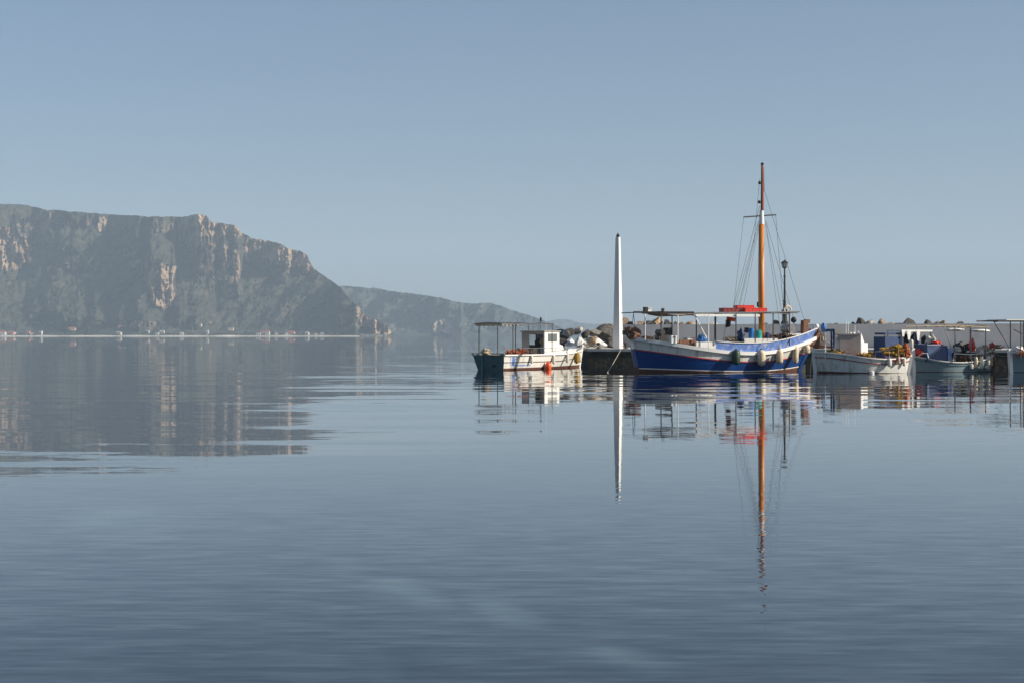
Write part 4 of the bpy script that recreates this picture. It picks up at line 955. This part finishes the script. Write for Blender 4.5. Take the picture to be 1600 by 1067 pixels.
# ================================================= white double ender with wheelhouse
hc = Hull((1274.5, 62.0), (1419, 61.5), 2.25, bow=((-.5, .3), (0, 0), (1.3, -.12)), stern=((-.5, -.4), (0, 0), (1.2, .18)), zk=-.5, zd=.75, full=2.25)
bc = thing('fishing_boat', 'white double ended fishing boat with wheelhouse shaded in taupe and red coamings, right of the blue caique', 'boat', hc.P0, hc.rot)
cc = hc.curve([(1272, 550), (1286, 551), (1329, 555), (1362, 559.5), (1385, 561), (1407, 559.5), (1419, 556.5)])
hc.band('hull_bottom', M['rust'], lambda u: -.48, lambda u: .07 - .07 * u, bc, 4)
hc.band('hull_side', M['greywhite'], lambda u: .07 - .07 * u, lambda u: cc(u) - .22, bc, 5)
hc.rail('rubbing_strake', M['darkred'], lambda u: cc(u) - .22, bc, .05, .035, off=.01)
hc.band('upper_strake', M['greywhite'], lambda u: cc(u) - .22, cc, bc, 2)
hc.rail('gunwale', M['white_clean'], cc, bc, .1, .05)
hc.deck('deck', M['red'], lambda u: cc(u) - .1, bc)
MB().sweep([(hc.xb(z) - .02, 0, z) for z in (-.4, 0, .4, .8, 1.06)], .11, .14, up=True).build('stem_post', M['white_clean'], bc)
MB().sweep([(hc.xs(z) + .02, 0, z) for z in (-.4, 0, .4, .85)], .1, .12, up=True).build('stern_post', M['white_clean'], bc)
MB().sweep([hc.loc(1264.5, 539.5, 0), hc.loc(1290, 541.5, -.1), hc.loc(1328, 544.5, -.2)], .09, .05).build('bowsprit_plank', M['red'], bc)
A1, A2 = hc.loc(1312.5, 553, -.55), hc.loc(1344, 553, -.55); Zt = hc.loc(1330, 523.5, -.55).z; x0, x1 = A1.x, A2.x; zb = .5
b = MB().box(x0, x1, -.55, -.51, zb, Zt).build('cabin_side', M['taupe'], bc); MB().box(x0, x1, .51, .55, zb, Zt).build('cabin_side', M['taupe'], bc)
MB().box(x0, x0 + .04, -.51, .51, zb, Zt).build('cabin_front', M['taupe'], bc)
MB().box(x1 + .002, x1 + .05, -.55, .55, zb, Zt + .06).build('cabin_aft', M['white_clean'], bc)
MB().box(x0 - .08, x1, -.6, .6, Zt + .002, Zt + .05).build('cabin_roof', M['taupe'], bc)
a = hc.loc(1354, 519, -.5); bq = hc.loc(1363, 537, -.5)
cx1 = x1 + .052; fq = [0, 3, 2, 1]
def wedge(za, zb2, da, db, ya, nm):      # plan runs back from the cabin, faces slanted to catch the sun
    MB().add([(cx1, -ya, za), (cx1 + da, .12, za), (cx1 + da, .3, za), (cx1, ya, za), (cx1, -ya, zb2), (cx1 + db, .1, zb2), (cx1 + db, .28, zb2), (cx1, ya, zb2)],
             [(3, 2, 1, 0), (4, 5, 6, 7), (0, 1, 5, 4), (1, 2, 6, 5), (2, 3, 7, 6), (3, 0, 4, 7)]).build(nm, M['white_clean'], bc)
wedge(zb, bq.z + .03, .36, .34, .55, 'engine_box'); wedge(bq.z + .032, a.z, .2, .06, .53, 'seat_back')
# open front shelter frame
for px, mt, r in ((1289.5, 'white_clean', .02), (1302.5, 'bluetarp', .04), (1304.8, 'white_clean', .02)):
    a = hc.loc(px, 517.5, -.5); MB().tube([(a.x, -.5, .55), a], r, 6).build('shelter_post', M[mt], bc)
    if px < 1303: MB().tube([(a.x, .5, .55), (a.x, .5, a.z)], r, 6).build('shelter_post', M[mt], bc)
a, c = hc.loc(1289, 517, -.5), hc.loc(1304, 517, -.5); MB().box(a.x, c.x, -.53, .53, a.z - .03, a.z + .08).build('shelter_roof', M['bluetarp'], bc)
a, c = hc.loc(1304.5, 519, -.56), hc.loc(1315, 519, -.56); MB().box(a.x, c.x, -.56, .4, a.z - .04, a.z + .1).build('roof_locker', M['cream'], bc)
a, c = hc.loc(1305, 530, -.4), hc.loc(1313, 530, -.4); MB().box(a.x + .02, c.x - .01, -.45, .3, .5, Zt - .1).build('side_locker', M['greywhite'], bc)
for px, q in ((1322, 497), (1325.5, 503), (1336, 508), (1341, 516)):
    a = hc.loc(px, q, -.1); MB().tube([(a.x, -.1, Zt + .05), a], .011, 5).build('antenna', M['white_clean'], bc)
for px in (1329, 1334, 1342): a = hc.loc(px, 521, -.2); MB().lump(tuple(a), (.06, .06, .06), px, .1, 1, 1, 2).build('roof_light', M['white_clean'], bc)
MB().box(hc.loc(1365, 552, 0).x, hc.loc(1405, 552, 0).x, -.75, -.71, cc(.7) - .1, cc(.7) + .06).build('coaming', M['red'], bc)
b = MB(); r0, r1, r2 = hc.loc(1368, 549, -.85), hc.loc(1385, 547, -.85), hc.loc(1398, 545, -.8)
b.tube([hc.loc(1367, 560, -.9), r0, r1, r2], .015, 5).build('guard_rail', M['steel'], bc)
net_pile(hc, 1311, 553.5, -.35, 25, 8, .5, M['yellownet'], 'yellow net heap on the foredeck of the white boat', 31)
net_pile(hc, 1352, 557.5, -.65, 16, 5, .3, M['yellownet'], 'small yellow net heap at the foot of the white engine box', 33)
net_pile(hc, 1396, 555, -.2, 29, 14, .8, M['yellownet'], 'largest yellow net heap, on the aft deck of the white boat', 35, M['orange'])
net_pile(hc, 1413, 557, -.1, 14, 18, .6, M['orangenet'], 'orange brown net heap at the stern of the white boat', 37)
fender(hc, 1389, 559, 573, 3.4, M['whitefender'], 'leftmost white fender on the aft quarter of the white boat, tip nearly in the water', gap=.02)
fender(hc, 1403.5, 557, 569, 3.2, M['cream'], 'cream fender right of the leftmost white one on the white boat', gap=.02)
fender(hc, 1412, 558, 572, 2.6, M['whitefender'], 'thin white fender nearest the stern of the white boat', gap=.03)
P = hc.W(hc.loc(1361, 581, -1.0)); bu = thing('float', 'small white float bobbing at the side of the white boat', 'float', (P.x, P.y - .15, 0.02))
MB().lathe([(.02, -.1), (.1, -.06), (.1, .07), (.03, .1)], n=10).build('body', M['white_clean'], bu); MB().tube([(0, 0, .1), (0, .12, .3)], .01, 4).build('line', M['rope'], bu)

# ================================================= blue-grey double ender
hd = Hull((1428, 62.7), (1549, 64.2), 1.9, bow=((-.5, .3), (0, 0), (1.3, -.06)), stern=((-.5, -.4), (0, 0), (1.2, .12)), zk=-.5, zd=.75, full=2.8)
bd = thing('fishing_boat', 'blue grey double ended fishing boat with big navy locker and pipe canopy', 'boat', hd.P0, hd.rot)
dc = hd.curve([(1426, 556), (1434, 558), (1472, 563.5), (1500, 566.5), (1520, 565), (1540, 561), (1550, 556)])
hd.band('hull_bottom', M['rust'], lambda u: -.48, lambda u: .02, bd, 4)
hd.band('hull_side', M['slate'], lambda u: .02, lambda u: dc(u) - .13, bd, 5)
hd.rail('rubbing_strake', M['teal'], lambda u: dc(u) - .13, bd, .05, .04, off=.01)
hd.band('upper_strake', M['slate'], lambda u: dc(u) - .13, dc, bd, 2)
hd.rail('gunwale', M['white'], dc, bd, .09, .045)
hd.deck('deck', M['brown'], lambda u: dc(u) - .1, bd)
MB().sweep([(hd.xb(z) - .02, 0, z) for z in (-.4, 0, .4, .8, 1.05)], .12, .16, up=True).build('stem_post', M['white_clean'], bd)
MB().sweep([(hd.xs(z) + .02, 0, z) for z in (-.4, 0, .4, .9)], .1, .12, up=True).build('stern_post', M['brown'], bd)
a, c = hd.loc(1449, 562, -.5), hd.loc(1480, 562, -.5); zt_ = hd.loc(1460, 538, -.5).z
MB().box(a.x, c.x, -.5, .5, .45, zt_ - .06).build('locker', M['bluetarp'], bd); MB().box(a.x - .03, c.x - .1, -.53, .53, zt_ - .058, zt_, taper=.03).build('locker_lid', M['bluetarp'], bd)
a, c = hd.loc(1481.5, 562, -.45), hd.loc(1487, 562, -.45); MB().box(a.x, c.x, -.45, .3, .45, hd.loc(1484, 544, -.45).z).build('side_locker', M['lightblue'], bd)
b = MB(); pts = [hd.loc(1489, 563, -.8), hd.loc(1491.5, 552, -.8), hd.loc(1517, 553.7, -.85), hd.loc(1536, 552, -.7), hd.loc(1547, 548.5, -.45), hd.loc(1552, 544.5, -.1)]
b.tube(pts, .018, 6).build('guard_rail', M['white_clean'], bd)
b = MB(); b.tube([hd.loc(1435, 557, -.3), hd.loc(1441, 551.5, -.5), hd.loc(1449, 552, -.6), hd.loc(1451, 560, -.7)], .018, 6).build('bow_rail', M['white_clean'], bd)
for px, q in ((1517, 553.7), (1536, 552)):
    a = hd.loc(px, q, -.8); MB().tube([(a.x, -.8, .6), a], .014, 5).build('rail_stanchion', M['white_clean'], bd)
# canopy
zc_ = hd.loc(1500, 511, -.7).z; xl, xr = hd.loc(1446, 511, -.7).x, hd.loc(1545, 511, -.7).x
for y in (-.7, .7): MB().tube([(xl, y, zc_ + .02), ((xl + xr) / 2, y, zc_ + .06), (xr, y, zc_ - .02)], .024, 6).build('canopy_beam', M['tan'], bd)
for i in range(5): x = xl + (xr - xl) * (.3 + .7 * i / 4); MB().tube([(x, -.7, zc_), (x, 0, zc_ + .09), (x, .7, zc_)], .018, 6).build('canopy_crossbar', M['tan'], bd)
for px, w in ((1492, -.7), (1517, -.7), (1540, -.7), (1516, .7), (1492.5, .7)):
    a = hd.loc(px, 511, w); MB().tube([(a.x, w, .55), (a.x, w, zc_ - .01)], .024, 7).build('canopy_post', M['steel'] if w < 0 else M['darksteel'], bd)
MB().tube([(hd.loc(1475, 511, -.7).x, -.7, zc_), hd.loc(1487, 545, -.7)], .02, 6).build('canopy_strut', M['steel'], bd)
for (p0, p1, y0_, y1_, w) in ((1480, 1503, 513.3, 517, .3), (1520, 1544, 515, 518.5, .3)):
    a, c = hd.loc(p0, y1_, w), hd.loc(p1, y0_, w); 
    b = MB().lump(((a.x + c.x) / 2, w, (a.z + c.z) / 2), ((c.x - a.x) * .53, .35, (c.z - a.z) * .6), p0, .15, 2, 1, 3); b.build('rolled_awning', M['white_clean'], bd, smooth=True)
bundle(hd, 1454, 538, .1, 16, 14, .5, M['canvas'], 'off white cloth bundle on the navy locker of the blue grey boat', 'bundle', 'cloth_bundle', 41)
bundle(hd, 1462, 538.5, -.2, 13, 6, .4, M['redplastic'], 'red rag spread on the navy locker of the blue grey boat', 'rag', 'cloth_rag', 42, False)
bundle(hd, 1500, 555, .2, 20, 20, .6, M['black'], 'black heap of gear under the canopy of the blue grey boat', 'gear', 'gear_bundle', 43)
bundle(hd, 1495, 550, -.35, 12, 8, .4, M['canvas'], 'pale folded cloth left of the red lifejacket under the canopy', 'cloth', 'folded_cloth', 44, False)
bundle(hd, 1518.5, 549, -.5, 8, 19, .25, M['redplastic'], 'red lifejacket hanging from the middle post of the blue grey boat', 'lifejacket', 'lifejacket', 45)
bundle(hd, 1511, 547, 0, 12, 11, .4, M['green'], 'dark green sack behind the red lifejacket', 'sack', 'sack', 46, False)
net_pile(hd, 1506, 566, -.55, 26, 11, .4, M['brownnet'], 'brown net heap below the guard rail of the blue grey boat', 47, M['orange'])
net_pile(hd, 1537, 557, -.1, 14, 20, .5, M['tan'], 'tall tan net heap at the stern of the blue grey boat', 48)
bundle(hd, 1550.5, 547, 0, 8, 12, .3, M['red'], 'dull red cloth bundle at the stern tip of the blue grey boat', 'bundle', 'cloth_bundle', 49)
bundle(hd, 1441, 557, 0, 22, 12, .5, M['redplastic'], 'red and crumpled cloth heap on the bow of the blue grey boat', 'cloth', 'cloth_heap', 50, False)
chest(hd, 1531, 551, -.4, 7, 7, .25, M['white_clean'], 'small white box near the stern rail of the blue grey boat')
fender(hd, 1515.5, 568, 577, 3.0, M['whitefender'], 'low short fender on the blue grey boat, leftmost of its row')
for (px, a, c, r, mt, lb) in ((1523, 557, 576, 2.6, 'cream', 'cream fender second from the left in the row on the blue grey boat'), (1531, 556, 577, 2.8, 'whitefender', 'white fender third from the left in the row on the blue grey boat'),
                              (1541.5, 555, 578, 3.0, 'whitefender', 'biggest white fender near the stern of the blue grey boat')):
    fender(hd, px, a, c, r, M[mt], lb)
fender(hd, 1547, 557, 572, 2.3, M['cream'], 'thin cream fender last but one at the stern of the blue grey boat')
fender(hd, 1551, 556, 572, 2.2, M['orangenet'], 'thin orange fender at the very stern of the blue grey boat', gap=.05)
# white pole fender standing against the stem
P, k = gz(hd, 1424.5, 546, -.12); o = thing('pole_fender', 'white upright pole fender lashed beside the stem of the blue grey boat', 'fender', P)
MB().lathe([(.03, 0), (.075, .05), (.075, .38), (.03, .44)], n=10).build('body', M['whitefender'], o, smooth=True); MB().tube([(0, 0, .42), (.08, .1, .2)], .012, 4).build('rope', M['rope'], o)

# ================================================= small boat moored behind, under a white awning
he = Hull((1376, 68.6), (1462, 69.8), 1.7, bow=((-.5, .3), (0, 0), (1.3, -.2)), stern=((-.5, -.4), (0, 0), (1.2, .15)), zk=-.5, zd=.75, full=2.6)
be = thing('fishing_boat', 'small dark boat moored behind under a bright white awning', 'boat', he.P0, he.rot)
ec = lambda u: .62 + .9 * (u - .5) ** 2
he.band('hull_bottom', M['rust'], lambda u: -.48, lambda u: .05, be, 3); he.band('hull_side', M['teal'], lambda u: .05, ec, be, 4)
he.rail('gunwale', M['white'], ec, be, .09, .045); he.deck('deck', M['deckwood'], lambda u: ec(u) - .1, be)
a, c = he.loc(1409, 517, -.6), he.loc(1457, 517, -.6); zc_ = a.z
MB().box(a.x, c.x, -.6, .6, zc_ - .04, zc_ + .05).build('awning', M['white_clean'], be)
for px in (1410, 1430, 1455): 
    x = he.loc(px, 517, -.6).x
    for y in (-.55, .55): MB().tube([(x, y, .5), (x, y, zc_ - .042)], .024, 6).build('canopy_post', M['darksteel'], be)
for i, (p0, p1, yb) in enumerate(((1417, 1424, 531), (1432, 1438, 532), (1409, 1414, 526))):
    q0, q1, qb = he.loc(p0, 518, -.62), he.loc(p1, 518, -.62), he.loc(p0, yb, -.62); m_ = (q0.x + q1.x) / 2
    MB().add([(q0.x, -.625, zc_), (q1.x, -.625, zc_), (m_ + .05, -.615, qb.z), (m_ - .05, -.615, qb.z), (q0.x, -.61, zc_), (q1.x, -.61, zc_), (m_ + .05, -.6, qb.z), (m_ - .05, -.6, qb.z)],
             [(0, 3, 2, 1), (4, 5, 6, 7), (0, 1, 5, 4), (1, 2, 6, 5), (2, 3, 7, 6), (3, 0, 4, 7)]).build('awning_drape', M['white_clean'], be)
bundle(he, 1415, 536, -.2, 12, 14, .5, M['black'], 'black gear heap left under the white awning', 'gear', 'gear_bundle', 51, False)
bundle(he, 1430, 537, -.2, 12, 16, .5, M['bluetarp'], 'navy sack in the middle under the white awning', 'sack', 'sack', 52, False)
bundle(he, 1446, 537, -.1, 12, 12, .5, M['black'], 'black sack right under the white awning', 'sack', 'sack', 53, False)
a, c = he.loc(1379, 546, -.3), he.loc(1408, 546, -.3)
MB().box(a.x, c.x, -.5, .4, .5, he.loc(1390, 526, -.3).z).build('dark_cabin', M['bluetarp'], be)
MB().box(a.x + .02, c.x - .1, -.45, .35, he.loc(1390, 523, -.3).z, he.loc(1390, 520, -.3).z).build('cabin_roof', M['bluetarp'], be)
for x in (a.x + .06, c.x - .2): MB().tube([(x, -.4, .9), (x, -.4, he.loc(1390, 522, -.3).z)], .02, 5).build('cabin_post', M['darksteel'], be)

# ================================================= boat cut by the right edge
hf = Hull((1580, 62.3), (1735, 64.0), 2.0, bow=((-.5, .3), (0, 0), (1.3, -.08)), stern=((-.5, -.4), (0, 0), (1.2, .18)), zk=-.5, zd=.8, full=2.8)
bf = thing('fishing_boat', 'blue grey fishing boat with white stem, cut off by the right edge of the picture', 'boat', hf.P0, hf.rot)
fc = lambda u: .66 + .9 * (u - .5) ** 2
hf.band('hull_bottom', M['rust'], lambda u: -.48, lambda u: .02, bf, 4); hf.band('hull_side', M['slate'], lambda u: .02, lambda u: fc(u) - .03, bf, 5)
hf.rail('gunwale', M['white_clean'], fc, bf, .09, .06); hf.deck('deck', M['deckwood'], lambda u: fc(u) - .1, bf)
MB().sweep([(hf.xb(z) - .02, 0, z) for z in (-.4, 0, .4, .8, 1.04)], .12, .17, up=True).build('stem_post', M['white_clean'], bf)
MB().sweep([(hf.xs(z) + .02, 0, z) for z in (-.4, 0, .4, .9)], .1, .12, up=True).build('stern_post', M['white_clean'], bf)
zc_ = hf.loc(1580, 501.5, -.7).z; xl = hf.loc(1558, 501.5, -.7).x; xr = hf.L - 1.0
for y in (-.7, .7): MB().tube([(xl, y, zc_), (xr, y, zc_)], .03, 6).build('canopy_beam', M['darksteel'], bf)
for i in range(6): x = xl + .3 + (xr - xl - .3) * i / 5; MB().tube([(x, -.7, zc_), (x, .7, zc_)], .022, 6).build('canopy_crossbar', M['darksteel'], bf)
MB().box(xl + .5, xr, -.68, .68, zc_ + .032, zc_ + .06).build('awning', M['white_clean'], bf)
for px, w, y in ((1578.7, .7, 546), (1595, -.7, 549), (1599, .7, 546), (1640, -.7, 549), (1640, .7, 549)):
    a = hf.loc(px, 502, w); MB().tube([(a.x, w, .6), (a.x, w, zc_ - .02)], .024, 6).build('canopy_post', M['darksteel'], bf)
a = hf.loc(1567, 502, -.7); MB().tube([a, (a.x, -.1, zc_ - .05), (hf.xb(1) + .02, 0, .98)], .018, 5).build('canopy_strut', M['darksteel'], bf)
MB().tube([hf.loc(1584, 515, -.2), hf.loc(1596, 521, -.2), hf.loc(1601, 522, -.2)], .02, 5).build('curved_arm', M['darksteel'], bf)
bundle(hf, 1591, 550, -.1, 16, 9, .5, M['white_clean'], 'white cloth heap on the bow of the boat at the right edge', 'cloth', 'cloth_heap', 61, False)
net_pile(hf, 1597, 555, -.4, 8, 4, .3, M['orangenet'], 'orange net heap on the bow of the boat at the right edge', 62)

# ================================================= odds on the quay between caique and white boat
P = Vector((wx(1288, 77.8), 77.8, QH)); 
class Q: rot = 0
def qplace(px, Y): return Vector((wx(px, Y), Y, QH))
def qbundle(px, Y, wpx, hpx, mt, label, cat, name, seed, py=None):
    k = Y / F; wd, ht = wpx * k, hpx * k; P = qplace(px, Y)
    if py: P.z = wp(px, py, Y).z
    rt = thing(name, label, cat, P)
    MB().lump((0, 0, ht * .42), (wd * .5, wd * .45, ht * .58), seed, .32, 1.7, .7, 4).build('cloth', mt, rt, smooth=True)
    MB().tube([(0, wd * .47 * math.cos(a), ht * .42 + ht * .62 * math.sin(a)) for a in [i * math.pi / 8 for i in range(9)]], .012, 5).build('lashing', M['rope'], rt)
qbundle(1287.5, 75.0, 8, 13, M['brightblue'], 'small blue tarpaulin covered gear on the quay behind the caique stern', 'tarpaulin', 'tarpaulin', 71, 519)
qbundle(1280, 75.6, 17, 27, M['brownnet'], 'tall brown net covered stack on the quay behind the caique stern', 'net stack', 'net_stack', 72)
qbundle(1248, 76.5, 18, 22, M['brownnet'], 'dark gear stack on the quay behind the caique winch', 'gear', 'gear_bundle', 73)
qbundle(1300, 76.4, 14, 12, M['canvas'], 'pale canvas heap on the quay behind the shelter of the white boat', 'canvas', 'canvas_heap', 74)
qbundle(1560, 74.2, 14, 7, M['black'], 'low black heap on the quay between the two rightmost boats', 'gear', 'gear_bundle', 75)
P = Vector((wx(1276, 75.4), 75.4, 1.6 + (HY - 510) * 75.4 / F)); bo = thing('float_ball', 'white ball float on top of the stacked gear on the quay', 'float', P)
MB().lump((0, 0, 0), (.13, .13, .13), 2, .03, 1, 1.2, 3).build('ball', M['white_clean'], bo, smooth=True); MB().tube([(0, 0, -.12), (0, .1, -.3)], .02, 5).build('lug', M['rope'], bo)
# bollards on the quay edge
for i, (px, lb) in enumerate(((935, 'rusty mooring bollard on the quay edge left of the white pylon'), (978, 'rusty mooring bollard on the quay edge right of the white pylon'))):
    b = thing('bollard', lb, 'bollard', (wx(px, 77.2), 77.2, QH), 0, 'bollards on the quay')
    MB().lathe([(.12, 0), (.12, .03), (.07, .06), (.065, .2), (.11, .25), (.11, .3), (.06, .33)], n=12).build('post', M['darksteel'], b, smooth=False); MB().lathe([(.16, 0), (.16, .025)], n=12).build('base', M['darksteel'], b)
# mooring lines
def line(pts, mt, label, r=.014, sag=.12):
    A, B_ = Vector(pts[0]), Vector(pts[1]); n = 14
    q = [A.lerp(B_, i / n) + Vector((0, 0, -sag * 4 * (i / n) * (1 - i / n))) for i in range(n + 1)]
    o = MB().tube([p - A for p in q], r, 5).build('mooring_line', mt, loc=A); tag(o, label, 'rope', 'mooring lines')
line((wp(974, 538, 76.3), (wx(942, 63.5) , 61.2, -.06)), M['rope'], 'pale mooring line running from the quay edge down into the water left of the caique', .016, .05)
line((wp(978, 538, 77.1), hb.W((hb.xb(1.7) - .12, 0, 1.62))), M['rope'], 'short mooring line from the bollard to the caique stem', .014, .1)
line((ha.W(ha.pt(.99, 1.05, -1)), (wx(935, 77.2), 77.1, QH + .15)), M['rope'], 'mooring line from the motorboat bow to the left bollard', .014, .1)
line((hc.W((hc.xb(1) - .05, 0, .95)), (wx(1267, 61.0), 61.2, -.06)), M['rope'], 'slack anchor line from the white boat stem into the water', .012, .05)
line((hc.W((hc.xb(1) + .1, -.1, .8)), (wx(1281, 61.5), 61.8, -.06)), M['rope'], 'second anchor line hanging down along the white boat bow', .012, .03)
line((hd.W((hd.xs(.8), 0, .85)), hf.W((hf.xb(1) - .05, 0, .75))), M['greenrope'], 'line strung between the blue grey boat and the right edge boat', .014, .1)
line((hb.W((hb.xs(1.3), 0, 1.25)), hc.W((hc.xb(1) - .05, 0, .7))), M['greenrope'], 'weedy line strung between the caique stern and the white boat', .012, .1)
# weed on the quay face
b = MB(); rs = random.Random(9)
for i in range(60):
    px = rs.uniform(950, 982); py = 570 + rs.uniform(-3, 4) + (px - 960) * .0; c = wp(px, py, QY - .25); b.lump(tuple(c), (.09, .03, .05), i, .5, 2, 1, 1)
tag(b.build('seaweed', M['greenrope'], kind='stuff'), 'clumps of green weed on the dark quay face', 'seaweed')

# ------------------------------------------------------------------ haze
hz = bpy.data.materials.new('sea_haze'); hz.use_nodes = True; t = hz.node_tree; t.nodes.clear()
o = t.nodes.new('ShaderNodeOutputMaterial'); pv = t.nodes.new('ShaderNodeVolumePrincipled')
pv.inputs['Color'].default_value = (.65, .81, .97, 1); pv.inputs['Density'].default_value = 1.3e-4; pv.inputs['Anisotropy'].default_value = 0.0
lk(t, pv.outputs[0], o.inputs['Volume'])
hzb = MB().box(-9600, 9600, -700, 10400, -3, 640).build('haze', hz); hzb['kind'] = 'stuff'
